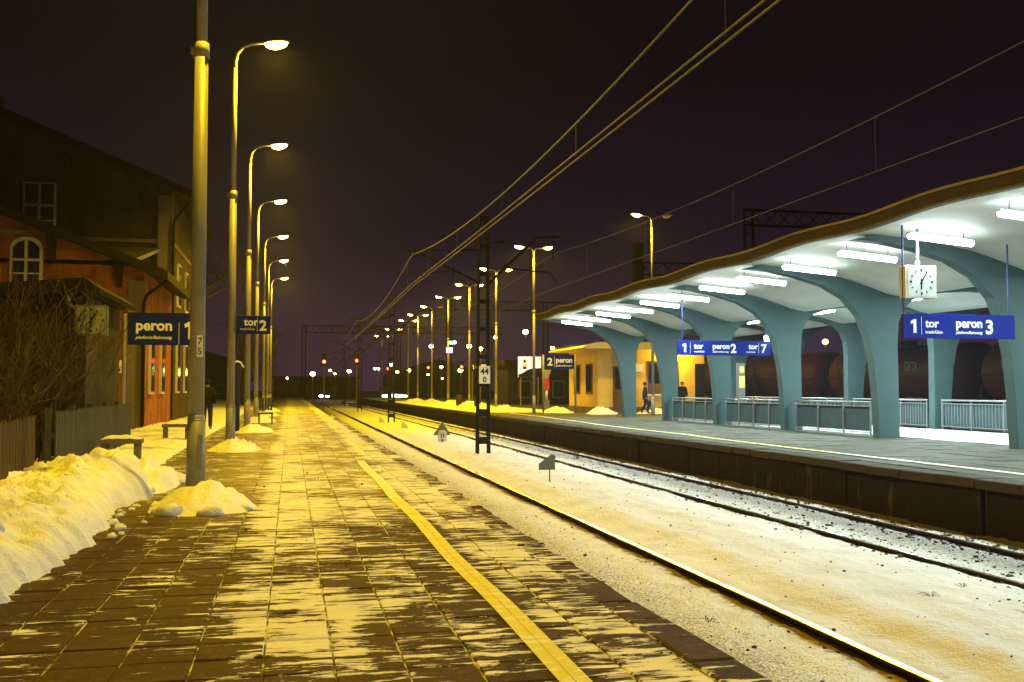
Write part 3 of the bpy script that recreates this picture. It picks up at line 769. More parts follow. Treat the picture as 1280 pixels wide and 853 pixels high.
m = MB(); m.grid([x - CX for x in xs], [y - CY for y in ys], lambda a, c: sof_z(a + CX, c + CY) + .16 + .05 * (a + CX < 12.5)); m.build('roof_skin', 'roof_slate', canopy, True)
m = MB(); m.grid([x - CX for x in frange(12.2, 27, .3)], [y - CY for y in frange(Y0, Y1, .5)], lambda a, c: sof_z(a + CX, c + CY) + .19 + .03 * fbm(a, c)); m.build('roof_snow', 'snow', canopy, True)
m = MB(); pe = [(x - CX, z) for x, z in SOF]; m.prism_xz(pe + [(x, z + .17) for x, z in reversed(pe)], Y1 - CY - .1, Y1 - CY + .02); m.build('end_beam', 'fascia', canopy)
def fascia_z(y): return .030 * math.sin((y - COLY[0]) / 5.71 * 2 * math.pi) + .022 * noise.noise(Vector((y * .35, 2, 0)))
fy = [Y0] + [y + 2.9 for y in COLY[:-1]] + [Y1]
fy = sorted(set([Y0] + [y + 2.85 * q for y in COLY[:-1] for q in (0, 1)] + [COLY[-1], Y1]))
for a, c in zip(fy, fy[1:]):
    for nm, mt, x0, x1, z0, z1 in (('fascia', 'fascia', 12.05, 12.17, 4.85, 5.08), ('flashing', 'flashing', 12.0, 12.22, 5.075, 5.125), ('drip_edge', 'old_concrete', 12.03, 12.2, 4.815, 4.86)):
        m = MB(); yy = frange(a + .006, c - .006, .4); vs = []
        for y in yy:
            dz = fascia_z(y) + .02 + .05 * math.sin(math.pi * ((y - COLY[0]) / 5.71 % 1)) ** 2
            dx = .012 * noise.noise(Vector((y * 1.4, z0, 0)))
            vs += [(x0 - CX + dx, y - CY, z0 + dz), (x1 - CX, y - CY, z0 + dz), (x1 - CX, y - CY, z1 + dz), (x0 - CX + dx, y - CY, z1 + dz)]
        fs = [(4 * i + k, 4 * i + (k + 1) % 4, 4 * i + 4 + (k + 1) % 4, 4 * i + 4 + k) for i in range(len(yy) - 1) for k in range(4)] + [(0, 1, 2, 3), tuple(4 * (len(yy) - 1) + k for k in (3, 2, 1, 0))]
        m._add(vs, fs); m.build(nm, mt, canopy)
m = MB(); m.cyl((17.35 - CX, 20.55 - CY, 0), (17.35 - CX, 20.55 - CY, 4.1), .085, .085, 10); m.cyl((17.35 - CX, 20.55 - CY, 2.6), (17.35 - CX, 20.55 - CY, 2.7), .1, .1, 10); m.build('downpipe', 'canopy_paint', canopy, True)

# fluorescent fixtures
ti = 0
fix = [(y + d) for y in COLY[:-1] for d in (1.43, 4.28)]
for k, y in enumerate(reversed(fix)):
    t = thing('fluorescent_lamp', 'white fluorescent tube lamp under the front canopy edge, ' + ORD[k] + ' from the far end', 'tube lamp', (13.62, y, 4.60), 0, 'front row of canopy tube lamps')
    sl = -.085
    def bar(m, x0, x1, hy, z0, z1): m._add([(x, yy, z + x * sl) for x in (x0, x1) for yy in (-hy, hy) for z in (z0, z1)], [(0, 1, 3, 2), (4, 6, 7, 5), (0, 4, 5, 1), (2, 3, 7, 6), (0, 2, 6, 4), (1, 5, 7, 3)])
    m = MB(); bar(m, -.78, .78, .06, .02, .06); m.build('housing', 'sign_white', t)
    m = MB(); vs = []
    for x in (-.76, -.74, .74, .76):
        r_ = .05 if abs(x) > .75 else .10
        for q in range(9): a = math.pi + math.pi * q / 8; vs.append((x, r_ * math.cos(a), .018 + r_ * .95 * math.sin(a) + x * sl))
    m._add(vs, [(i * 9 + q, i * 9 + q + 1, i * 9 + q + 10, i * 9 + q + 9) for i in range(3) for q in range(8)]); m.build('diffuser', 'tube_glow', t, True)
    for x in (-.55, .55):
        m = MB(); zt = sof_z(13.62 + x, y) - 4.60; m.cyl((x, 0, .06 + x * sl), (x, 0, zt + .02), .012, .012, 5); m.build('rod', 'metal_rail', t)
    l = light('tube_light', t, (0, 0, -.105), TUBE_W, FLUOR, 'AREA', (1.45, .13), (0, R(-4.8), 0))
for k, y in enumerate(COLY[:-1]):
    yy = y + 2.85
    t = thing('fluorescent_lamp', 'tube lamp under the middle vault between the column rows, ' + ORD[k] + ' bay', 'tube lamp', (19.6, yy, 4.30), 0, 'middle row of canopy tube lamps')
    m = MB(); m.box(-.09, .09, -.78, .78, .02, .08); m.build('housing', 'sign_white', t)
    m = MB(); m.tube([(0, -.75, 0), (0, .75, 0)], .06, 10); m.build('diffuser', 'tube_glow', t, True)
    m = MB(); m.cyl((0, -.5, .07), (0, -.5, .2), .012, .012, 5); m.cyl((0, .5, .07), (0, .5, .2), .012, .012, 5); m.build('rod', 'metal_rail', t)
    light('tube_light', t, (0, 0, -.08), TUBE_W * 2.4, FLUOR, 'AREA', (.13, 1.45))

# clock and hanging signs
t = thing('platform_clock', 'square white station clock hanging under the canopy above the peron 3 sign', 'clock', (13.17, 19.6, 3.33))
m = MB(); m.slab(-.37, .37, -.11, .11, 0, .70, .01); m.build('case', 'frame_paint', t)
def face(parent, zc, y, half, matf, hands=((6.12, .17, .022), (1.05 * .5236 * 1.0, .26, .016))):
    m = MB(); m.box(-half, half, y - .012, y, zc - half, zc + half); f = m.build('dial', matf, parent)
    for k in range(12):
        a = k * math.pi / 6; r0, r1 = half * .72, half * .88; m = MB()
        ca, sa = math.sin(a), math.cos(a); wv = .012 if k % 3 else .02
        p = [(r0 * ca - wv * sa, zc + r0 * sa + wv * ca), (r0 * ca + wv * sa, zc + r0 * sa - wv * ca), (r1 * ca + wv * sa, zc + r1 * sa - wv * ca), (r1 * ca - wv * sa, zc + r1 * sa + wv * ca)]
        m.prism_xz(p, y - .020, y - .013); m.build('hour_mark', 'black_paint', f)
    for a, L, wv in hands:
        ca, sa = math.sin(a), math.cos(a); m = MB(); r0 = -.06
        p = [(r0 * ca - wv * sa, zc + r0 * sa + wv * ca), (r0 * ca + wv * sa, zc + r0 * sa - wv * ca), (L * ca + wv * .6 * sa, zc + L * sa - wv * .6 * ca), (L * ca - wv * .6 * sa, zc + L * sa + wv * .6 * ca)]
        m.prism_xz(p, y - .027, y - .021); m.build('hand', 'black_paint', f)
face(t, .35, -.112, .315, 'clock_face', ((math.pi * 1.02, .17, .022), (.56, .25, .016)))
m = MB(); m.cyl((0, 0, .68), (0, 0, 1.5), .03, .03, 8); m.cyl((0, 0, .68), (0, 0, .82), .055, .045, 8); m.build('hanger', 'metal_rail', t, True)

def hanging_sign(x0, x1, y, z0, z1, label, items, hang):
    t = thing('platform_sign', label, 'sign', (x0, y, z0)); W, H = x1 - x0, z1 - z0
    m = MB(); m.slab(0, W, -.04, .04, 0, H, .008); p = m.build('panel', 'sign_blue', t)
    for it in items: text(it[0], it[1], 'sign_white', p, (it[2], -.043, it[3]), bold=it[4] if len(it) > 4 else 0, shear=it[5] if len(it) > 5 else 0)
    for hx in hang:
        m = MB(); m.cyl((hx, 0, H - .02), (hx, 0, sof_z(x0 + hx, y) - z0 + .02), .02, .02, 6); m.build('hanger', 'navy_paint', t)
    return t, p
t, p = hanging_sign(12.78, 15.5, 19.6, 2.48, 3.0, 'blue hanging sign reading 1 tor and peron 3 below the clock', [('1', .40, .17, .11, .012), ('tor', .25, .52, .235, .006), ('track/Gleis', .095, .52, .10, .001), ('peron', .27, 1.26, .24, .008), ('platform/Bahnsteig', .085, 1.26, .10, .001, .25), ('3', .42, 1.98, .11, .012)], (.03, 2.6))
m = MB(); m.box(.425, .432, -.046, -.041, .07, .46); m.build('divider', 'sign_white', p)
t, p = hanging_sign(13.42, 17.0, 34.3, 2.60, 3.12, 'blue hanging sign reading 1 tor, peron 2 and tor 7 deeper under the canopy', [('1', .42, .18, .11, .012), ('tor', .27, .62, .235, .008), ('track/Gleis', .09, .62, .10, .001), ('peron', .27, 1.33, .235, .008), ('platform/Bahnsteig', .08, 1.33, .10, .001, .25), ('2', .44, 2.02, .10, .014), ('tor', .27, 2.72, .235, .008), ('track/Gleis', .08, 2.62, .10, .001), ('7', .42, 3.2, .11, .012)], (.2, 3.4))
for dx in (.48, 3.1):
    m = MB(); m.box(dx, dx + .008, -.046, -.041, .07, .46); m.build('divider', 'sign_white', p)
m = MB(); m.box(0, .28, -.06, .06, 0, .16); tag(m.build('exit_light', 'white_light', None, False, (16.75, 34.2, 3.16)), 'small bright white light box on the end of the tor 7 sign', 'light box')

# railings round the underpass stairs
def railing(x, y0, y1, label, zt=1.0, panel='mesh_panel', nbar=0, face_dx=0):
    t = thing('stair_railing', label, 'railing', (x, y0, 0), 0, 'underpass railings'); L = y1 - y0
    m = MB(); m.tube([(0, 0, zt), (0, L, zt)], .035, 8); m.build('handrail', 'metal_rail', t, True)
    m = MB(); m.box(-.02, .02, .05, L - .05, zt - .13, zt - .10); m.build('top_rail', 'metal_rail', t)
    m = MB(); m.box(-.02, .02, .05, L - .05, .09, .12); m.build('bottom_rail', 'metal_rail', t)
    n = max(1, int(round(L / 1.4)))
    for i in range(n + 1):
        yy = L * i / n; m = MB(); m.box(-.022, .022, min(max(yy, .03), L - .03) - .022, min(max(yy, .03), L - .03) + .022, 0, zt - .02); m.build('post', 'metal_rail', t)
    if nbar:
        me = MB(); me.box(-.008, .008, -.008, .008, .12, zt - .12); me = me.mesh('bar', 'metal_rail')
        for i in range(int(L / nbar)): inst('bar', me, t, (0, .08 + i * nbar, 0))
    # corrugated sheet
    m = MB(); ys = frange(.05, L - .05, .055); dx = .045
    vs = []
    for i, yy in enumerate(ys): o_ = dx + .010 * (i % 2); vs += [(o_, yy, .14), (o_, yy, zt - .14)]
    m._add(vs, [(2 * i, 2 * i + 2, 2 * i + 3, 2 * i + 1) for i in range(len(ys) - 1)]); m.build('sheet', panel, t)
    return t
railing(16.72, 27.3, 31.95, 'front railing between the clock-side column and the next column')
railing(16.72, 32.65, 37.65, 'front railing panel in the middle bay of the underpass', nbar=0)
railing(16.72, 38.35, 43.4, 'front railing panel nearest the yellow kiosk')
railing(22.2, 27.0, 31.8, 'rear railing with thin bars in the near bay', nbar=.16)
railing(22.2, 32.6, 37.5, 'rear railing with thin bars in the second bay', nbar=.16)
railing(22.2, 38.3, 48.8, 'rear railing running on behind the far columns', nbar=.3)
t = thing('stair_gate', 'slanted dark end frame of the front underpass railing', 'railing', (16.85, 27.2, 0))
m = MB(); m.tube([(0, 0, 0), (.15, .05, .5), (.05, .1, 1.0)], .022, 6); m.tube([(.35, 0, 0), (.45, .05, .75), (.1, .1, .95)], .022, 6); m.tube([(.05, 0, .45), (.42, .05, .6)], .016, 6); m.build('frame', 'black_paint', t, True)

# ================================================================== KIOSK ON THE FAR PLATFORM
K = thing('platform_kiosk', 'yellow lit plastered kiosk with flat roof behind the canopy columns', 'kiosk', (17.4, 57, 0))
m = MB(); m.box(0, 6.6, 0, 6.2, 0, 3.72); m.build('wall', 'plaster', K)
m = MB(); m.box(-.05, 6.65, -.05, 6.25, 0, .35); m.build('plinth', 'old_concrete', K)
m = MB()
rf = [(-1.2, 3.75), (-.9, 3.95), (-.3, 4.08), (3.3, 4.12), (6.9, 4.08), (7.5, 3.95), (7.8, 3.75), (7.5, 3.72), (6.6, 3.72), (0, 3.72), (-.9, 3.72)]
m.prism_xz(rf, -1.0, 7.0); rfo = m.build('roof', 'frame_paint', K)
m = MB(); m.grid(frange(-1.0, 7.6, .3), frange(-.95, 6.9, .4), lambda x, y: 4.0 + .14 * math.sin(min(1, max(0, (x + 1) / 1.5)) * 1.57) * min(1, (7.7 - x) / 1.5) + .02 * fbm(x, y)); m.build('roof_snow', 'snow_clean', rfo, True)
d = MB(); d.box(.92, 2.12, -.06, .01, .1, 2.75); d = d.build('door', 'door_brown', K)
m = MB(); m.box(1.05, 1.99, -.075, -.055, 1.4, 2.6); m.build('pane', 'glass', d)
m = MB(); m.box(1.92, 1.97, -.12, -.05, 1.15, 1.3); m.build('handle', 'metal_rail', d)
wn = MB(); wn.box(3.05, 5.0, -.05, .01, 1.1, 3.05); wn = wn.build('window', 'door_brown', K)
for x0 in (3.15, 4.07):
    m = MB(); m.box(x0, x0 + .84, -.066, -.045, 1.75, 2.95); m.build('pane', 'glass', wn)
m = MB(); m.box(2.95, 5.1, -.16, .01, 1.02, 1.10); m.build('sill', 'sign_white', wn)
m = MB(); m.box(1.25, 2.35, -.09, 0, 2.95, 3.45); s_ = m.build('board', 'door_brown', K)
for z in (3.05, 3.2, 3.33):
    m = MB(); m.box(1.35, 2.25, -.1, -.085, z - .02, z + .02); m.build('slat', 'pole_dark', s_)
m = MB(); m.box(2.3, 2.75, -.07, 0, 2.4, 2.85); m.build('notice', 'sign_white', K)
for y0 in (1.0, 3.6):
    w_ = MB(); w_.box(-.05, .01, y0, y0 + 1.3, 1.1, 2.9); w_ = w_.build('side_window', 'door_brown', K)
    m = MB(); m.box(-.065, -.045, y0 + .12, y0 + 1.18, 1.25, 2.8); m.build('pane', 'glass', w_)
m = MB(); m.box(6.0, 6.6, -.04, .01, .05, 2.9); m.build('dark_doorway', 'black_paint', K)

t = thing('wall_lamp', 'glowing wall lamp under the kiosk roof edge', 'lamp', (22.0, 56.3, 3.3))
m = MB(); m.cyl((0, 0, .32), (0, 0, .42), .12, .16, 10); m.build('mount', 'pole_dark', t)
m = MB(); m.blob((0, 0, .22), .13, (1, 1, .9), 0, 0, 7); m.build('globe', 'lamp_glow', t, True)
light('lamp_light', t, (0, -.05, .02), 420, SODIUM, 'POINT', radius=.12)
# peron 2 sign on posts
t = thing('platform_sign', 'blue peron 2 sign on a post beside the kiosk', 'sign', (14.5, 57.9, 0))
m = MB(); m.slab(0, 1.75, -.03, .03, 2.58, 3.42, .008); p = m.build('panel', 'sign_blue', t)
text('2', .62, 'sign_white', p, (.12, -.034, 2.78), bold=.02); text('peron', .42, 'sign_white', p, (.62, -.034, 2.95), bold=.015); text('platform/Bahnsteig', .13, 'sign_white', p, (.62, -.034, 2.72), bold=.003, shear=.25)
m = MB(); m.box(.53, .545, -.038, -.03, 2.68, 3.32); m.build('divider', 'sign_white', p)
for x in (-.12, 1.82):
    m = MB(); m.cyl((x, 0, 0), (x, 0, 3.4), .06, .06, 10); m.build('post', 'pole_grey', t, True)
# yellow and red post device below the sign
t = thing('ticket_validator', 'yellow and red post standing below the peron 2 sign', 'ticket machine', (15.1, 60, 0))
m = MB(); m.box(-.16, .16, -.12, .12, 0, .75); m.build('foot', 'pole_dark', t)
m = MB(); m.cyl((0, 0, .75), (0, 0, 1.35), .09, .09, 10); m.build('stem', 'frame_paint', t, True)
m = MB(); m.box(-.15, .15, -.1, .1, 1.35, 2.0); m.build('body', 'red_paint', t)
m = MB(); m.lathe([(.12, 2.0), (.18, 2.2), (.28, 2.5), (.3, 2.55)], 12); m.build('hood', 'frame_paint', t, True)
# lit billboard
t = thing('advertising_billboard', 'bright pale blue lit advertising billboard with a red lamp shape', 'billboard', (16.7, 75, 0))
m = MB(); m.box(0, 1.75, -.05, .12, 2.3, 3.85); p = m.build('screen', 'screen', t)
m = MB(); m.prism_xz([(.0, 2.3), (0, 2.5), (.35, 2.62), (.7, 2.85), (1.05, 2.95), (1.75, 2.98), (1.75, 2.3)], -.07, -.055); m.build('picture_hill', 'black_paint', p)
m = MB(); m.prism_xz([(.35, 2.9), (.33, 3.35), (.4, 3.6), (.52, 3.62), (.6, 3.35), (.58, 2.9)], -.08, -.072); m.build('picture_bottle', 'black_paint', p)
m = MB(); m.prism_xz([(.32, 3.1), (.33, 3.4), (.6, 3.4), (.61, 3.1)], -.09, -.082); m.build('picture_label', 'screen_red', p)
for x in (.2, 1.55):
    m = MB(); m.cyl((x, .03, 0), (x, .03, 2.3), .06, .06, 8); m.build('post', 'pole_dark', t)
# departure board and blue round light above it
t = thing('departure_board', 'dark departure board with small white and red digits past the billboard', 'display board', (15.0, 86, 0))
m = MB(); m.box(0, 1.7, -.1, .1, 2.9, 3.75); p = m.build('panel', 'black_paint', t)
text('1', .5, 'sign_white', p, (.1, -.105, 3.1), bold=.01); text('5', .5, 'sign_white', p, (1.4, -.105, 3.1), bold=.01)
m = MB(); m.box(.42, .75, -.12, -.1, 3.15, 3.45); m.build('digit_block', 'frame_paint', p)
m = MB(); m.box(.85, 1.3, -.12, -.1, 3.12, 3.5); m.build('red_text', 'board_red', p)
for x in (.15, 1.55):
    m = MB(); m.cyl((x, 0, 0), (x, 0, 2.9), .06, .06, 8); m.build('post', 'pole_dark', t)
m = MB(); m.box(-.3, .3, -.06, .06, 0, .5); o = m.build('blue_lit_sign', 'blue_light', None, False, (15.3, 100, 5.0)); tag(o, 'small blue lit sign seen between the legs of the near mast', 'sign')
m = MB(); m.cyl((0, 0, -5), (0, 0, 0), .05, .05, 6); m.build('post', 'pole_dark', o)
# yellow notice pillar under the canopy
t = thing('notice_pillar', 'dark post with two yellow notices under the tor 7 sign', 'notice post', (20.4, 44.2, 0))
m = MB(); m.box(-.17, .17, -.12, .12, 0, 2.6); m.build('post', 'pole_dark', t)
m = MB(); m.box(-.13, .15, -.135, -.118, 1.45, 2.0); m.build('notice', 'yellow_plate', t)
m = MB(); m.box(-.10, .12, -.135, -.118, 2.15, 2.45); m.build('notice', 'yellow_plate', t)
# litter bins on the far platform
for k, (x, y) in enumerate(((12.6, 69.5), (13.0, 80))):
    t = thing('litter_bin', ['brown litter bin standing in the snow near the tall mast', 'smaller litter bin farther along the far platform'][k], 'bin', (x, y, 0))
    m = MB(); m.lathe([(.22, .1), (.26, .9), (.24, .92), (.2, .2)], 12); m.build('bucket', 'wood_brown', t, True)
    m = MB(); m.cyl((0, .24, 0), (0, .24, 1.1), .03, .03, 6); m.build('post', 'pole_dark', t)

# ================================================================== TANK WAGONS
def tank_wagon(y, label, lit=True):
    t = thing('tank_wagon', label, 'tank wagon', (29.6, y, -.75), 0, 'tank wagons parked behind the canopy'); L = 11.4; zc = 2.85; r = 1.38
    m = MB(); n = 28; prof = [(0, .0), (.05, .55), (.15, .95), (.32, 1.25), (.5, r), (L - .5, r), (L - .32, 1.25), (L - .15, .95), (L - .05, .55), (L, 0)]
    vs = [(rr * math.cos(2 * math.pi * k / n), yy, zc + rr * math.sin(2 * math.pi * k / n)) for yy, rr in prof for k in range(n)]
    fs = [(i * n + k, i * n + (k + 1) % n, (i + 1) * n + (k + 1) % n, (i + 1) * n + k) for i in range(len(prof) - 1) for k in range(n)]
    m._add(vs, fs); tk = m.build('tank', 'tank_brown', t, True)
    for yy in (1.6, 4.3, 7.1, 9.8):
        m = MB(); vs = [((r + .025) * math.cos(2 * math.pi * k / n), yy + d, zc + (r + .025) * math.sin(2 * math.pi * k / n)) for d in (-.05, .05) for k in range(n)]
        m._add(vs, [(k, (k + 1) % n, n + (k + 1) % n, n + k) for k in range(n)]); m.build('band', 'tank_dark', tk, True)
    m = MB(); m.lathe([(.45, zc + r - .1), (.45, zc + r + .2), (.3, zc + r + .28)], 14, (0, L / 2, 0)); m.build('dome', 'tank_brown', tk, True)
    m = MB(); m.box(-1.2, 1.2, .0, L, 1.05, 1.3); m.build('underframe', 'tank_dark', t)
    m = MB(); m.tube([(-1.42, .3, zc - .1), (-1.42, L - .3, zc - .1)], .035, 6); m.build('side_rail', 'tank_dark', t)
    for yy in (1.0, 2.8, L - 2.8, L - 1.0):
        for xx in (-.75, .75):
            m = MB(); m.cyl((xx - .06, yy, .46), (xx + .06, yy, .46), .46, .46, 16); m.build('wheel', 'tank_dark', t)
    for yy in (2.5, 8.2):
        text('GATX', .62, 'letter_pale', tk, (-r - .012, yy + 1.5, zc + .15), rot=(R(90), 0, R(-90)), bold=.02, sx=.62)
        m = MB(); m.box(-1.3, -1.26, yy + .3, yy + 1.5, 1.35, 1.75); m.build('data_plate', 'letter_pale', t)
    m = MB()
    for yy in (.1, L - .1): m.tube([(-1.1, yy, 1.3), (-1.1, yy, 2.3)], .03, 5); m.tube([(1.1, yy, 1.3), (1.1, yy, 2.3)], .03, 5); m.tube([(-1.1, yy, 2.3), (1.1, yy, 2.3)], .03, 5)
    m.build('end_rail', 'tank_dark', t)
for k, y in enumerate((14.4, 26.8, 39.2, 51.6, 64.0, 76.4)):
    tank_wagon(y, ['rusty tank wagon at the right edge behind the canopy', 'brown tank wagon behind the nearest canopy column', 'brown tank wagon showing under the clock sign', 'brown tank wagon seen through the middle canopy arches', 'brown tank wagon behind the tor 7 sign', 'farthest brown tank wagon behind the kiosk'][k])
m = MB()
for xx in (28.85, 30.35): m.box(xx - .035, xx + .035, 5, 168, -.9, -.75)
tag(m.build('siding_track', 'rust'), 'pair of rusty siding rails under the tank wagons', 'track')

# ================================================================== STATION BUILDING (left)
def window(parent, x, y, z0, z1, w_, arch=False, nm='window', dy=-1):
    o = MB(); o.box(x - w_ / 2 - .08, x + w_ / 2 + .08, y - .10, y + .02, z0 - .1, z1 + .06)
    if arch:
        o = MB(); pl = [(x - w_ / 2 - .1, z0 - .1), (x + w_ / 2 + .1, z0 - .1), (x + w_ / 2 + .1, z1 - .2)] + [(x + (w_ / 2 + .1) * math.cos(a), z1 - .2 + .35 * math.sin(a)) for a in [math.pi * q / 10 for q in range(1, 10)]] + [(x - w_ / 2 - .1, z1 - .2)]
        o.prism_xz(pl, y - .10, y + .02)
    f = o.build(nm, 'frame_paint', parent)
    zt = z0 + (z1 - z0) * .58
    for x0, x1 in ((x - w_ / 2, x - .06), (x + .06, x + w_ / 2)):
        for a, c in ((z0, zt - .05), (zt + .05, z1)):
            m = MB()
            if arch and c == z1:
                out = x0 if x0 < x - .1 and x1 < x else x1
                inn = x1 if out == x0 else x0
                m.prism_xz([(out, a), (inn, a), (inn, c + .02), (out + (inn - out) * .5, c - .04), (out, c - .22)], y - .13, y - .105)
            else: m.box(x0, x1, y - .13, y - .105, a, c)
            m.build('pane', 'glass', f)
            if a == z0: 
                m = MB(); m.box(x0, x1, y - .145, y - .128, (a + c) / 2 - .02, (a + c) / 2 + .02); m.build('glazing_bar', 'frame_paint', f)
    m = MB(); m.box(x - w_ / 2 - .2, x + w_ / 2 + .2, y - .22, y + .0, z0 - .22, z0 - .1); m.build('sill', 'stone_trim', f)
S = thing('station_building', 'tall dark gabled brick station building behind the left platform', 'building', (-5.2, 47, 0))
def gable(W, ze, zr, y0, y1):  # local x from -W to 0, ridge at -W/2
    return [(-W, 0), (0, 0), (0, ze), (-W / 2, zr), (-W, ze)]
W_ = 16; ZE = 10.1; ZR = 13.4
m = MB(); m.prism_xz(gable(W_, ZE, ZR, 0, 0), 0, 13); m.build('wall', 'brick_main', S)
m = MB(); ov = .9; sl = (ZR - ZE) / (W_ / 2)
m.prism_xz([(ov, ZE - sl * ov), (-W_ / 2, ZR), (-W_ - ov, ZE - sl * ov), (-W_ - ov, ZE - sl * ov + .35), (-W_ / 2, ZR + .35), (ov, ZE - sl * ov + .35)], -.8, 13.6); ro = m.build('roof', 'roof_dark', S)
m = MB(); m.box(-9.0, -8.2, 4, 5, ZR - .4, ZR + 1.8); m.build('chimney', 'brick_main', ro)
window(S, -5.4, 0, 8.0, 10.2, 1.15)
window(S, -10.5, 0, 8.0, 10.2, 1.15)
for q in (3.0, 6.5, 10):
    m = MB(); m.box(-.02, .10, q - .5, q + .5, 5.2, 7.2); f = m.build('side_window', 'frame_paint', S); m = MB(); m.box(.1, .12, q - .42, q + .42, 5.3, 7.1); m.build('pane', 'glass', f)
    m = MB(); m.box(-.02, .10, q - .5, q + .5, 1.2, 3.6); f = m.build('side_window', 'frame_paint', S); m = MB(); m.box(.1, .12, q - .42, q + .42, 1.3, 3.5); m.build('pane', 'glass', f)
for z in (4.4, 7.8):
    m = MB(); m.box(-W_, .06, -.06, 13.05, z, z + .16); m.build('string_course', 'stone_trim', S)
m = MB(); m.box(-.55, .05, -.12, .0, 0, 9.9); m.build('quoin', 'stone_trim', S)
m = MB(); m.tube([(.75, -.1, ZE - .5), (.2, -.16, ZE - 1.2), (.12, -.16, ZE - 1.5), (.12, -.16, .1)], .06, 8); m.build('downpipe', 'roof_dark', S, True)
for x in (-1.0, -4.2, -7.5):
    zz = ZE + sl * -x - .35; m = MB(); m.prism_yz([(0, zz), (-.75, zz), (-.75, zz - .15), (-.1, zz - .9), (0, zz - .9)], x - .1, x + .1); m.build('bracket', 'roof_dark', S)
# lean-to roof between main building and wing
m = MB(); m.prism_yz([(-9, 5.9), (0, 7.6), (0, 7.45), (-9, 5.75)], -10, -.4); m.build('lean_to_roof', 'roof_slate', S)

Wg = thing('station_wing', 'lit orange brick gabled wing with an arched window and dark roof', 'building', (-5.1, 38, 0))
W2 = 14; ze = 5.55; zr = 8.3; sl2 = (zr - ze) / (W2 / 2)
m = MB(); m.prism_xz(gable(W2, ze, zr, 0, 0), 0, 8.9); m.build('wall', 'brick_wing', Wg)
m = MB(); m.prism_xz([(ov, ze - sl2 * ov), (-W2 / 2, zr), (-W2 - ov, ze - sl2 * ov), (-W2 - ov, ze - sl2 * ov + .3), (-W2 / 2, zr + .3), (ov, ze - sl2 * ov + .3)], -.85, 8.9); m.build('roof', 'roof_dark', Wg)
window(Wg, -3.85, 0, 4.95, 6.5, .85, True)
window(Wg, -7.6, 0, 4.95, 6.5, .85, True)
for z in (4.55, 6.75):
    m = MB(); m.box(-W2 + .02 if z < 5 else -W2 / 2 - 3.6, .05 if z < 5 else -W2 / 2 + 3.2, -.07, .0, z, z + .13); m.build('string_course', 'stone_trim', Wg)
m = MB(); m.box(-.5, .06, -.14, .0, 0, 5.2); m.build('quoin', 'stone_trim', Wg)
m = MB(); m.tube([(.85, -.2, ze - .3), (.15, -.24, ze - .85), (.06, -.26, ze - 1.1), (.06, -.26, .1)], .06, 8); m.build('downpipe', 'roof_dark', Wg, True)
for x in (-.8, -3.0):
    zz = ze + sl2 * -x - .1; m = MB(); m.prism_yz([(0, zz), (-.7, zz), (-.7, zz - .12), (-.1, zz - .8), (0, zz - .8)], x - .09, x + .09); m.build('bracket', 'roof_dark', Wg)
m = MB(); m.box(-.95, -.55, -.05, .0, 1.95, 2.4); nb = m.build('notice', 'sign_white', Wg)
m = MB(); m.box(-.79, -.72, -.06, -.05, 2.02, 2.10); m.build('notice_mark', 'black_paint', nb)
m = MB(); m.box(-2.6, -1.25, -.06, .02, 0, 2.6); dr = m.build('door', 'door_brown', Wg); m = MB(); m.box(-2.4, -1.45, -.08, -.055, 1.2, 2.4); m.build('pane', 'glass', dr)
m = MB(); m.box(-2.9, -.95, -.9, 0, 2.85, 3.0); m.build('porch_roof', 'roof_dark', Wg)
m = MB(); m.cyl((-1.75, -.45, 2.80), (-1.75, -.45, 2.84), .16, .16, 10); m.build('porch_lamp', 'frame_paint', Wg)
for q in (2.0, 5.2):
    m = MB(); m.box(-.02, .10, q - .5, q + .5, 1.2, 3.4); f = m.build('side_window', 'frame_paint', Wg); m = MB(); m.box(.1, .12, q - .42, q + .42, 1.3, 3.3); m.build('pane', 'glass', f)

Sh = thing('brick_shed', 'low brick shed with a slanting roof and a loudspeaker at its corner', 'shed', (-4.05, 22, 0))
m = MB(); m.prism_xz([(-8, 0), (0, 0), (0, 3.28), (-8, 2.6)], 0, 4.2); m.build('wall', 'brick_shed', Sh)
m = MB(); m.prism_xz([(-8.3, 2.58), (.12, 3.34), (.30, 3.30), (.34, 3.38), (.05, 3.60), (-.2, 3.58), (-8.3, 2.85)], -.45, 4.6); rr_ = m.build('roof', 'roof_dark', Sh)
m = MB(); m.box(-.16, .02, -.05, .02, 0, 3.25); m.build('corner_post', 'brick_shed', Sh)
m = MB(); m.prism_xz([(-3.0, 2.25), (-.95, 2.42), (-.8, 2.36), (-.95, 2.22), (-3, 2.08)], -.5, 0); m.build('ledge', 'old_concrete', Sh)
m = MB(); m.grid(frange(-3.0, -.95, .15), frange(-.5, -.02, .1), lambda x, y: 2.44 + (x + .95) * .083 + .03 * fbm(x * 3, y * 3)); m.build('ledge_snow', 'snow', Sh, True)
t = thing('loudspeaker', 'round horn loudspeaker under the shed roof corner', 'loudspeaker', (-4.15, 21.65, 3.16))
m = MB()
vs = []; n = 16; prof = [(0, .19), (-.03, .20), (.12, .13), (.25, .06), (.36, .06)]
for y_, r_ in prof:
    for k in range(n): vs.append((r_ * math.cos(6.2832 * k / n), y_, r_ * math.sin(6.2832 * k / n)))
m._add(vs, [(i * n + k, i * n + (k + 1) % n, (i + 1) * n + (k + 1) % n, (i + 1) * n + k) for i in range(len(prof) - 1) for k in range(n)]); m.build('horn', 'pole_grey', t, True)
m = MB(); m.cyl((0, .05, 0), (0, .09, 0), .13, .13, 16); m.build('diaphragm', 'black_paint', t, True)
t = thing('platform_clock', 'dim square clock on the shed corner left of the peron 1 sign', 'clock', (-3.85, 21.5, 2.44), R(4))
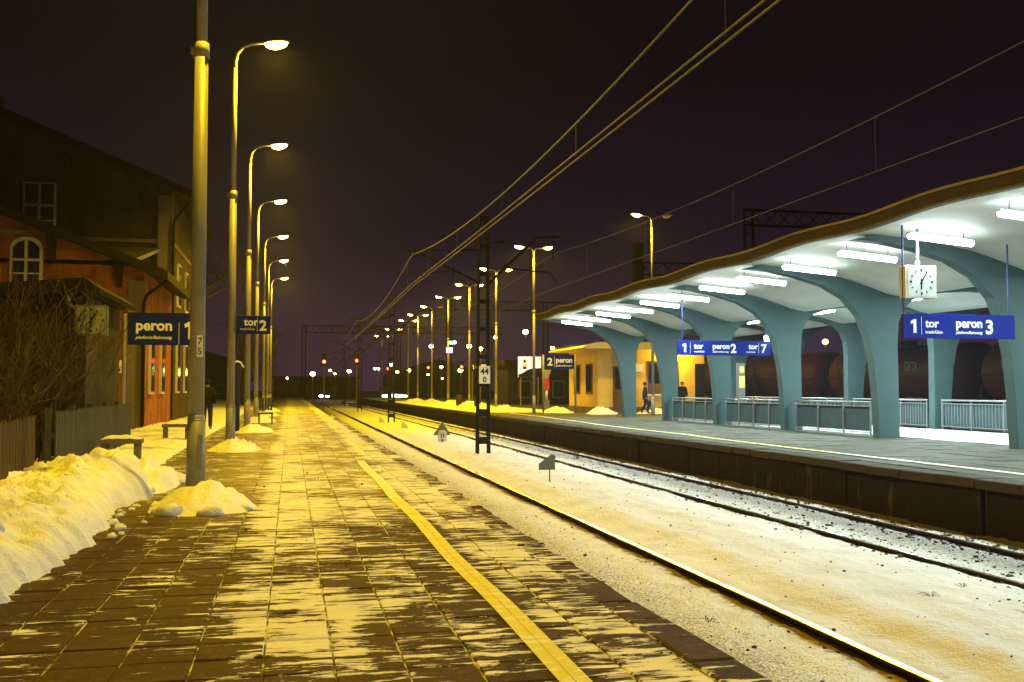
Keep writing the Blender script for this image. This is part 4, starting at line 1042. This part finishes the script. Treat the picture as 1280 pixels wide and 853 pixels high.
m = MB(); m.slab(-.30, .30, -.09, .09, 0, .60, .01); m.build('case', 'green_grey', t)
face(t, .30, -.092, .265, 'clock_dim', ((math.pi * 1.02, .15, .022), (.56, .22, .018)))
m = MB(); m.box(-.3, -.2, .05, .45, .25, .35); m.build('bracket', 'pole_dark', t)

# peron 1 sign on two posts, tor 2 sign
t = thing('platform_sign', 'large dark blue peron 1 sign on two posts in front of the station wing', 'sign', (-4.72, 32, 0))
m = MB(); m.slab(0, 2.02, -.035, .035, 2.70, 3.66, .008); p = m.build('panel', 'sign_blue', t)
text('peron', .43, 'sign_white', p, (.22, -.038, 3.14), bold=.014); text('platform/Bahnsteig', .135, 'sign_white', p, (.22, -.038, 2.88), bold=.002, shear=.25); text('1', .72, 'sign_white', p, (1.60, -.038, 2.88), bold=.022)
m = MB(); m.box(1.44, 1.46, -.042, -.035, 2.72, 3.38); m.build('divider', 'frame_paint', p)
for x in (-.10, 2.10):
    m = MB(); m.cyl((x, .02, 0), (x, .02, 3.62), .065, .065, 10); m.build('post', 'pole_grey', t, True)
t = thing('platform_sign', 'small blue tor 2 sign fixed to the second lamp pole', 'sign', (-1.22, 24.2, 2.65))
m = MB(); m.slab(0, .76, -.03, .03, 0, .42, .006); p = m.build('panel', 'sign_blue', t)
text('tor', .24, 'sign_white', p, (.17, -.033, .195), bold=.007); text('track/Gleis', .075, 'sign_white', p, (.08, -.033, .09)); text('2', .33, 'sign_white', p, (.51, -.033, .085), bold=.010)
m = MB(); m.box(.46, .467, -.036, -.03, .05, .37); m.build('divider', 'sign_white', p)
m = MB(); m.box(-.05, .03, -.02, .02, .08, .14); m.box(-.05, .03, -.02, .02, .3, .36); m.build('clamp', 'pole_dark', t)

# fences
def fence(x0, y0, x1, y1, h, mat, label, seed, gap_pitch=.125):
    L = math.hypot(x1 - x0, y1 - y0); rz = math.atan2(y1 - y0, x1 - x0)
    t = thing('picket_fence', label, 'fence', (x0, y0, 0), rz); rf_ = random.Random(seed)
    me = MB(); me.prism_xz([(-.05, .06), (.05, .06), (.05, h - .04), (.02, h), (-.02, h), (-.05, h - .04)], -.011, .011); me = me.mesh('picket', mat)
    n = int(L / gap_pitch)
    for i in range(n):
        o = inst('picket', me, t, (.06 + i * gap_pitch, -.03, rf_.uniform(-.02, .02))); o.rotation_euler.y = R(rf_.uniform(-1.2, 1.2))
    for z in (.32, h * .66):
        m = MB(); m.box(0, L, -.015, .03, z - .035, z + .035); m.build('rail', mat, t)
    for i in range(int(L / 2.2) + 1):
        m = MB(); px = min(L - .04, i * 2.2 + .04); m.box(px - .045, px + .045, .03, .12, 0, h + .06); m.build('post', mat, t)
fence(-3.0, 11.0, -3.42, 15.0, 1.02, 'wood_brown', 'short brown picket fence at the left edge', 1)
fence(-3.48, 16.55, -3.98, 27.5, 1.04, 'wood_grey', 'long grey picket fence between the snow bank and the shed', 2)
# concrete benches with snow caps
for k, (x, y) in enumerate(((-3.05, 20.2), (-2.95, 28.6))):
    t = thing('concrete_bench', ['snow capped bench in front of the grey fence', 'snow capped bench farther along by the station wing'][k], 'bench', (x, y, 0))
    m = MB(); m.slab(-.36, .36, -.2, .2, .38, .46, .01); m.build('seat', 'old_concrete', t)
    for sx_ in (-.28, .28):
        m = MB(); m.box(sx_ - .05, sx_ + .05, -.15, .15, 0, .38); m.build('leg', 'old_concrete', t)
    m = MB(); m.grid(frange(-.35, .35, .05), frange(-.19, .19, .05), lambda a, c: .455 + .075 * (1 - abs(a / .36) ** 4) * (1 - abs(c / .2) ** 4) + .02 * fbm(a * 6, c * 6, k)); m.build('snow_cap', 'snow_clean', t, True)
# slatted platform bench by the lamp row
t = thing('slatted_bench', 'grey slatted bench end-on beside the far lamp poles', 'bench', (-.95, 42, 0))
for i in range(5):
    m = MB(); m.box(-.27 + .11 * i, -.18 + .11 * i, -.03, .0, .55, 1.05); m.build('back_slat', 'wood_grey', t)
m = MB(); m.slab(-.3, .3, -.45, -.02, .40, .46, .01); m.build('seat', 'wood_grey', t)
for sx_ in (-.25, .25):
    m = MB(); m.box(sx_ - .03, sx_ + .03, -.42, .02, 0, .4); m.build('leg', 'pole_dark', t)
m = MB(); m.box(-.28, .28, -.43, -.04, .462, .50); m.build('snow_cap', 'snow_clean', t)
# dark blue info post
t = thing('info_post', 'slim dark blue info post with a snowy curved top', 'info post', (-1.67, 34.0, 0))
m = MB(); m.box(-.09, .09, -.06, .06, 0, 2.15); m.build('body', 'navy_paint', t)
m = MB(); m.tube([(-.2, 0, 2.08), (-.1, 0, 2.24), (0, 0, 2.28), (.1, 0, 2.24), (.2, 0, 2.08)], .035, 6); m.build('arched_top', 'snow_clean', t, True)
m = MB(); m.box(-.14, .14, -.12, .12, 0, .06); m.build('foot', 'navy_paint', t)
# white lit lamp on a thin post far left
def small_lamp(x, y, z, glow, label, group, r=.14, base=-.9, energy=0):
    t = thing('distant_lamp', label, 'street lamp', (x, y, base), 0, group)
    m = MB(); m.cyl((0, 0, 0), (0, 0, z - base), .06, .045, 6); m.build('post', 'pole_dark', t)
    m = MB(); m.blob((0, -.06, z - base), r, (1, 1, .8), 0, 0, 6); m.build('globe', glow, t, True)
    return t
small_lamp(-6.6, 80, 4.6, 'white_light', 'pale lamp on a thin post seen left of the tor 2 sign', 'lone lamps', .16, 0)

# ================================================================== TRACK MARKERS
def wedge(x, y, s, label, kind, zb):
    t = thing('track_marker', label, 'marker', (x, y, zb), 0, 'track markers')
    if kind == 'flag':
        m = MB(); m.prism_xz([(-.24, .28), (.14, .28), (.14, .62), (.06, .64), (-.24, .42)], -.012, .012); m.build('plate', 'green_grey', t)
        m = MB(); m.cyl((.02, .02, -.1), (.02, .02, .58), .016, .016, 6); m.build('stake', 'pole_dark', t)
    elif kind == 'tri':
        m = MB(); m.prism_xz([(-.36, .26), (.36, .26), (.02, .82)], -.012, .012); p = m.build('plate', 'green_grey', t)
        m = MB(); m.prism_xz([(-.04, .4), (.05, .4), (.02, .8)], -.02, -.013); m.build('stripe', 'pole_dark', p)
        m = MB(); m.box(-.17, .17, -.16, -.05, -.1, .40); m.lathe([(.17, .38), (.12, .45), (.04, .47)], 10, (0, -.105, 0)); b_ = m.build('stone', 'frame_paint', t)
        text('11', .2, 'black_paint', b_, (0, -.165, .18), align='CENTER', bold=.008); text('8', .16, 'black_paint', b_, (0, -.165, .0), align='CENTER', bold=.006)
    else:
        m = MB(); m.prism_xz([(-.16, -.05), (.26, -.05), (.1, .2), (-.12, .42)], -.015, .015); m.build('plate', 'yellow_plate', t)
        m = MB(); m.cyl((0, .02, -.15), (0, .02, .3), .02, .02, 6); m.build('stake', 'pole_dark', t)
wedge(5.82, 22.9, 1, 'grey slanted marker plate on a stake in the snow between the tracks', 'flag', bed_z(5.8, 22.9))
wedge(6.05, 41.5, 1, 'triangular marker with a white numbered stone beside the near mast', 'tri', bed_z(6.05, 41.5))
wedge(6.1, 56, 1, 'small yellow wedge marker past the numbered stone', 'wedge', bed_z(6.1, 56))
wedge(5.7, 66, 1, 'small yellow wedge marker at the foot of the second mast', 'wedge', bed_z(5.7, 66))

# ================================================================== SIGNALS AND FAR LIGHTS
def signal(x, y, z, label):
    t = thing('track_signal', label, 'signal', (x, y, -.9), 0, 'red track signals'); zz = z + .9
    m = MB(); m.cyl((0, 0, 0), (0, 0, zz + .5), .07, .06, 8); m.build('post', 'pole_dark', t)
    m = MB(); m.box(-.25, .25, -.25, -.05, zz - .45, zz + .75); m.build('head', 'black_paint', t)
    m = MB(); m.cyl((0, -.25, zz), (0, -.32, zz), .17, .15, 12); m.build('lens', 'red_light', t)
    m = MB(); m.cyl((0, -.25, zz + .4), (0, -.30, zz + .4), .12, .11, 12); m.build('dark_lens', 'glass', t)
signal(3.45, 110, 4.3, 'leftmost red signal at the end of the near platform')
signal(7.5, 120, 4.7, 'red signal just left of the second mast')
signal(13.9, 150, 4.4, 'red signal behind the second mast')
signal(19.8, 150, 4.6, 'red signal halfway between the two masts')
signal(23.1, 140, 4.5, 'red signal just left of the tall near mast')
import_far = [  # x px-derived bearings turned into places in the town: (x, y, z, glow, radius)
    (27.6, 120, 8.3, 'green_light', .34), (25.9, 130, 8.1, 'green_light', .26), (18.9, 140, 7.3, 'green_light', .30), (23.2, 150, 8.3, 'green_light', .30), (25.3, 160, 8.8, 'green_light', .26),
    (17.2, 180, 5.7, 'green_light', .28), (15.2, 190, 5.2, 'green_light', .26), (16.0, 192, 5.2, 'green_light', .26),
    (25.9, 150, 7.8, 'lamp_glow_far', .36), (24.6, 150, 4.2, 'lamp_glow_far', .36), (23.2, 160, 4.9, 'lamp_glow_far', .26), (27.2, 150, 4.3, 'lamp_glow_far', .30), (21.5, 190, 4.9, 'lamp_glow_far', .32),
    (19.3, 190, 4.6, 'lamp_glow_far', .30), (11.0, 200, 4.9, 'lamp_glow_far', .34), (7.8, 210, 5.2, 'lamp_glow_far', .28), (17.5, 95, 5.2, 'lamp_glow_far', .20), (33.5, 130, 6.8, 'lamp_glow_far', .26),
    (2.7, 130, 3.3, 'lamp_glow_far', .30), (-.5, 170, 3.2, 'lamp_glow_far', .18), (13.6, 240, 5.5, 'lamp_glow_far', .24), (10.0, 240, 5.0, 'lamp_glow_far', .24), (1.2, 260, 2.2, 'blue_light', .34),
    (31, 235, 4.8, 'lamp_glow_far', .26), (35, 240, 4.0, 'lamp_glow_far', .26), (58, 118, 7.4, 'lamp_glow', .26), (66, 118, 7.4, 'lamp_glow', .36), (48, 122, 8.3, 'lamp_glow', .28)]
cnt = {}
def bearing_order(l): return sorted(l, key=lambda q: q[0] / q[1])
for k, (x, y, z, gl, r_) in enumerate(bearing_order(import_far)):
    cnt[gl] = cnt.get(gl, 0) + 1
    kind = {'green_light': 'greenish', 'lamp_glow_far': 'orange', 'lamp_glow': 'warm', 'blue_light': 'blue'}[gl]
    grp = 'distant %s lamps' % kind
    small_lamp(x, y, z, gl, {'greenish': 'small greenish white lamp far off in the rail yard', 'orange': 'small orange lamp far off beyond the platforms', 'warm': 'warm lamp seen through the canopy arches above the tank wagons', 'blue': 'blue point of light at the far end of the tracks'}[kind] + ('' if kind == 'blue' else ', ' + ORD[cnt[gl] - 1] + ' from the left'), grp, r_)
# low lit shop fronts and cars far away
rf2 = random.Random(15)
for k, (x, y, wv, h, gl) in enumerate([(20, 230, 1.4, .5, 'white_light'), (22.3, 230, 2.2, .6, 'white_light'), (24.6, 230, 1.0, .4, 'white_light'), (6.5, 240, 1.0, .4, 'white_light'), (8.0, 240, .8, .3, 'white_light'), (3.4, 250, 1.0, .4, 'white_light')]):
    m = MB(); m.box(0, wv, 0, .3, 0, h); m.box(-.2, wv + .2, .3, 3, -.9, h + 1.6)
    o = MB(); o.box(-.25, wv + .25, .3, 3, 0, h + 2.6); o = tag(o.build('lit_stall', 'far_wall', None, False, (x, y, -1.05)), 'low hut with a bright lit front far beyond the tracks, ' + ['fourth', 'fifth', 'sixth', 'second', 'third', 'first'][k] + ' from the left', 'hut', 'lit huts in the distance')
    m = MB(); m.box(0, wv, .2, .29, .7, .7 + h); m.build('lit_front', gl, o)
# distant buildings as dark silhouettes
for k, (x, y, W, D, H, hip) in enumerate([(-30, 190, 22, 14, 7, 1), (-4, 250, 20, 14, 5, 0), (24, 260, 26, 14, 6, 1), (58, 240, 26, 16, 9, 0), (92, 220, 30, 16, 7, 1), (40, 150, 13, 9, 6.5, 0), (19.5, 92, 7, 6, 4.6, 0), (62, 150, 18, 12, 6, 1)]):
    t = thing('distant_building', ['long dark house behind the left trees', 'low dark house at the vanishing point of the tracks', 'dark block right of the second mast far off', 'flat dark block behind the kiosk', 'wide dark house at the far right horizon', 'dark shed behind the billboard', 'green grey platform hut behind the billboard', 'dark depot behind the tank wagons'][k], 'building', (x, y, -1))
    m = MB(); m.box(0, W, 0, D, 0, H); m.build('wall', 'far_wall', t)
    m = MB()
    if hip: m.prism_xz([(-.5, H), (W + .5, H), (W * .5, H + W * .16)], -.5, D + .5)
    else: m.box(-.4, W + .4, -.4, D + .4, H, H + .5)
    m.build('roof', 'roof_dark', t)
    for i in range(int(W / 3.2)):
        f = MB(); f.box(1 + 3.2 * i, 2.2 + 3.2 * i, -.06, .02, 1.6, 3.2); f = f.build('window', 'pole_dark', t); m = MB(); m.box(1.1 + 3.2 * i, 2.1 + 3.2 * i, -.09, -.055, 1.7, 3.1); m.build('pane', 'glass', f)

# ================================================================== TREES, SHRUBS
def bare_tree(x, y, h, seed, label, spread=.55, depth=5, zb=0, thick=1.0):
    rt = random.Random(seed); trunk = MB(); crown = MB()
    def grow(p, d, L, r, lev):
        pts = [p]; q = Vector(p); dd = Vector(d)
        for i in range(3):
            dd = (dd + Vector((rt.gauss(0, .14), rt.gauss(0, .14), rt.gauss(.03, .08)))).normalized(); q = q + dd * (L / 3); pts.append(tuple(q))
        (trunk if lev == 0 else crown).tube(pts, [r, r * .88, r * .76, r * .62], 8 if lev == 0 else (5 if lev < 3 else 3), caps=False)
        if lev >= depth: return
        nb = rt.choice((3, 3, 4)) if lev else 5
        for _ in range(nb):
            i = rt.choice((1, 2, 3, 3)); a = rt.uniform(0, 6.283); s_ = spread * rt.uniform(.6, 1.5)
            side = Vector((math.cos(a), math.sin(a), rt.uniform(-.15, .35)))
            grow(pts[i], (dd + side * s_ * 1.2).normalized(), L * rt.uniform(.52, .78), r * rt.uniform(.42, .6), lev + 1)
    t = thing('bare_tree', label, 'tree', (x, y, zb))
    grow((0, 0, -.1), (0, 0, 1), h * .38, h * .018 * thick, 0)
    trunk.build('trunk', 'bark', t, True); crown.build('crown', 'twig', t)
bare_tree(-9, 70, 15, 3, 'tall bare tree behind the station building roof')
bare_tree(-4.2, 96, 13, 7, 'bare tree lit by lamps beside the farthest left lamp')
bare_tree(-1.9, 118, 10, 12, 'smaller bare tree at the far end of the left platform')
bare_tree(-22, 62, 18, 21, 'big dark bare tree above the station roof at upper left')
bare_tree(-13.5, 66, 19, 25, 'dark bare tree rising right of the main gable')
bare_tree(-5.9, 130, 12, 31, 'dim bare tree far behind the lamp row')
bare_tree(-5.9, 27.5, 4.6, 17, 'thin young tree with bare forked stems before the wing wall', .4, 4, 0, .55)
bare_tree(44, 105, 11, 41, 'bare tree behind the tank wagons', .6, 5, -.9)
bare_tree(53, 112, 12, 43, 'wide bare tree behind the tank wagons farther right', .6, 5, -.9)
def shrub(x, y, rx, ry, h, n, seed, label):
    rt = random.Random(seed); m = MB()
    for i in range(n):
        a = rt.uniform(0, 6.283); r0 = rt.random() ** .5 * .5; p = Vector((math.cos(a) * rx * r0, math.sin(a) * ry * r0, 0))
        d = Vector((math.cos(a) * .35 * rt.random(), math.sin(a) * .35 * rt.random(), 1)).normalized(); L = h * rt.uniform(.5, 1.05)
        pts = [tuple(p)]; q = p.copy()
        for k in range(4):
            d = (d + Vector((rt.gauss(0, .16), rt.gauss(0, .16), .02))).normalized(); q = q + d * L / 4; pts.append(tuple(q))
            if k:
                for _ in range(3):
                    e_ = (d + Vector((rt.gauss(0, .6), rt.gauss(0, .6), rt.gauss(.1, .3)))).normalized(); w2 = q + e_ * L * rt.uniform(.12, .3); w3 = w2 + (e_ + Vector((rt.gauss(0, .4), rt.gauss(0, .4), .2))).normalized() * L * .14
                    m.tube([tuple(q), tuple(w2), tuple(w3)], [.008, .006, .003], 3, False)
        m.tube(pts, [.018, .015, .012, .009, .005], 4, False)
    t = thing('bare_shrub', label, 'shrub', (x, y, 0)); m.build('branches', 'twig', t)
shrub(-5.0, 20.2, 1.3, 1.0, 2.9, 130, 3, 'dense bare shrub in front of the brick shed')
shrub(-4.6, 17.5, .7, .8, 1.9, 60, 5, 'low bare shrub showing in the gap between the two fences')
shrub(-5.0, 24.6, .8, 1.6, 2.6, 80, 9, 'bare shrub behind the grey fence below the dim clock')
shrub(-6.0, 18.5, 1.2, 1.0, 2.4, 80, 11, 'bare shrub at the left edge behind the brown fence')

# ================================================================== PEOPLE
def person(x, y, rz, label, coat, H=1.74, walk=.18, bag=None, hood=False):
    t = thing('person', label, 'person', (x, y, .0), rz); s = H / 1.74
    J = {'pel': (0, 0, .95), 'belly': (0, 0, 1.1), 'chest': (0, -.02, 1.32), 'neck': (0, -.02, 1.47), 'head': (0, -.04, 1.60), 'top': (0, -.03, 1.72),
         'shL': (-.18, -.01, 1.40), 'elL': (-.24, .06, 1.13), 'wrL': (-.23, -.06, .90), 'haL': (-.22, -.08, .82), 'shR': (.18, -.01, 1.40), 'elR': (.25, .02, 1.13), 'wrR': (.24, -.12, .92), 'haR': (.23, -.15, .84),
         'hiL': (-.09, 0, .92), 'knL': (-.10, -walk * .9, .50), 'anL': (-.10, -walk * .6, .09), 'toL': (-.11, -walk * .6 - .17, .035), 'hiR': (.09, 0, .92), 'knR': (.10, -.02, .50), 'anR': (.10, walk, .10), 'toR': (.11, walk - .16, .035)}
    def skin(name, edges, rad, mat, parent):
        nm = sorted({a for e_ in edges for a in e_}); ix = {a: i for i, a in enumerate(nm)}
        me = bpy.data.meshes.new(name); me.from_pydata([tuple(c * s for c in J[a]) for a in nm], [(ix[a], ix[c]) for a, c in edges], [])
        o = bpy.data.objects.new(name, me); col.objects.link(o)
        md = o.modifiers.new('skin', 'SKIN')
        for a in nm: me.skin_vertices[0].data[ix[a]].radius = tuple(q * s for q in rad.get(a, (.05, .05)))
        root = nm.index('pel') if 'pel' in nm else 0; me.skin_vertices[0].data[root].use_root = True
        sb = o.modifiers.new('sub', 'SUBSURF'); sb.levels = 2; sb.render_levels = 2
        dg = bpy.context.evaluated_depsgraph_get(); m2 = bpy.data.meshes.new_from_object(o.evaluated_get(dg)); bpy.data.objects.remove(o)
        m2.materials.clear(); m2.materials.append(M[mat]); m2.polygons.foreach_set('use_smooth', [True] * len(m2.polygons))
        q = bpy.data.objects.new(name, m2); col.objects.link(q); q.parent = parent; return q
    body = [('pel', 'belly'), ('belly', 'chest'), ('chest', 'neck'), ('neck', 'head'), ('head', 'top'), ('chest', 'shL'), ('shL', 'elL'), ('elL', 'wrL'), ('wrL', 'haL'), ('chest', 'shR'), ('shR', 'elR'), ('elR', 'wrR'), ('wrR', 'haR'),
            ('pel', 'hiL'), ('hiL', 'knL'), ('knL', 'anL'), ('anL', 'toL'), ('pel', 'hiR'), ('hiR', 'knR'), ('knR', 'anR'), ('anR', 'toR')]
    rb = {'pel': (.13, .10), 'belly': (.12, .09), 'chest': (.14, .10), 'neck': (.055, .055), 'head': (.085, .10), 'top': (.055, .06), 'shL': (.06, .06), 'shR': (.06, .06), 'elL': (.042, .042), 'elR': (.042, .042), 'wrL': (.03, .03), 'wrR': (.03, .03), 'haL': (.03, .04), 'haR': (.03, .04),
          'hiL': (.085, .085), 'hiR': (.085, .085), 'knL': (.06, .06), 'knR': (.06, .06), 'anL': (.042, .042), 'anR': (.042, .042), 'toL': (.04, .03), 'toR': (.04, .03)}
    skin('body', body, rb, 'skin', t)
    J['hem'] = (0, 0, .80)
    J['cufL'] = tuple(J['wrL']); J['cufR'] = tuple(J['wrR'])
    ce = [('pel', 'belly'), ('belly', 'chest'), ('chest', 'neck'), ('pel', 'hem'), ('chest', 'shL'), ('shL', 'elL'), ('elL', 'cufL'), ('chest', 'shR'), ('shR', 'elR'), ('elR', 'cufR')]
    rc = {'pel': (.19, .15), 'belly': (.18, .15), 'chest': (.19, .15), 'neck': (.08, .08), 'hem': (.20, .16), 'shL': (.09, .09), 'shR': (.09, .09), 'elL': (.07, .07), 'elR': (.07, .07), 'cufL': (.055, .055), 'cufR': (.055, .055)}
    skin('coat', ce, rc, coat, t)
    for S_ in 'LR':
        skin('trouser_leg', [('hi' + S_, 'kn' + S_), ('kn' + S_, 'an' + S_)], {'hi' + S_: (.11, .11), 'kn' + S_: (.08, .085), 'an' + S_: (.065, .07)}, 'jeans', t)
        skin('shoe', [('an' + S_, 'to' + S_)], {'an' + S_: (.055, .055), 'to' + S_: (.05, .04)}, 'black_paint', t)
    # face: nose, ears, eyes; hair or hood
    m = MB(); m._add([(-.014, -.135, 1.59), (.014, -.135, 1.59), (0, -.165, 1.585), (0, -.135, 1.635)], [(0, 1, 2), (0, 2, 3), (1, 3, 2), (0, 3, 1)]); m.v = [tuple(c * s for c in v) for v in m.v]; m.build('nose', 'skin', t)
    for sx_ in (-1, 1):
        m = MB(); m.blob((sx_ * .032 * s, -.125 * s, 1.615 * s), .010, (1, .6, 1), 0, 0, 5); m.build('eye', 'black_paint', t)
        m = MB(); m.blob((sx_ * .088 * s, -.03 * s, 1.60 * s), .024, (.4, .8, 1.2), 0, 0, 5); m.build('ear', 'skin', t)
    m = MB(); m.box(-.024 * s, .024 * s, -.136 * s, -.125 * s, 1.545 * s, 1.552 * s); m.build('mouth', 'red_paint', t)
    m = MB(); m.blob((0, -.012 * s, 1.645 * s), .115 * s, (.92, 1.0, .95), 3, .05, 8)
    m.v = [(a, c if c > -.085 * s or d > 1.68 * s else -.085 * s, d) for a, c, d in m.v]; m.build('hood' if hood else 'hair', coat if hood else 'hair', t, True)
    return t
person(19.75, 55.5, R(70), 'person in a blue winter coat walking past the kiosk door', 'coat_blue', 1.80, .22)
person(22.0, 55.5, R(-20), 'person in black standing before the kiosk window', 'coat_black', 1.82, .06, hood=True)
person(-2.75, 36.2, R(180), 'person in dark clothes walking away beside the peron 1 sign', 'coat_black', 1.72, .15, hood=True)
m = MB(); m.slab(-.16, .16, -.06, .06, .0, .36, .04); m.tube([(-.1, 0, .35), (-.05, 0, .48), (.05, 0, .48), (.1, 0, .35)], .012, 6)
tag(m.build('travel_bag', 'bag_dark', None, False, (20.02, 55.25, .40)), 'dark travel bag held by the person in the blue coat', 'bag')

# ================================================================== HAZE
HAZE = 0.00045
if HAZE:
    m = MB(); m.box(-120, 140, -25, 330, -2.2, 19.5); hz = m.build('haze', 'snow'); stuff(hz, 'thin winter night haze over the whole station', 'haze')
    hm = bpy.data.materials.new('haze'); hm.use_nodes = True; t_ = hm.node_tree; t_.nodes.clear()
    o_ = t_.nodes.new('ShaderNodeOutputMaterial'); v_ = t_.nodes.new('ShaderNodeVolumePrincipled')
    v_.inputs['Density'].default_value = HAZE; v_.inputs['Color'].default_value = (.80, .84, 1.0, 1); v_.inputs['Anisotropy'].default_value = .35
    t_.links.new(v_.outputs[0], o_.inputs['Volume']); hz.data.materials.clear(); hz.data.materials.append(hm)
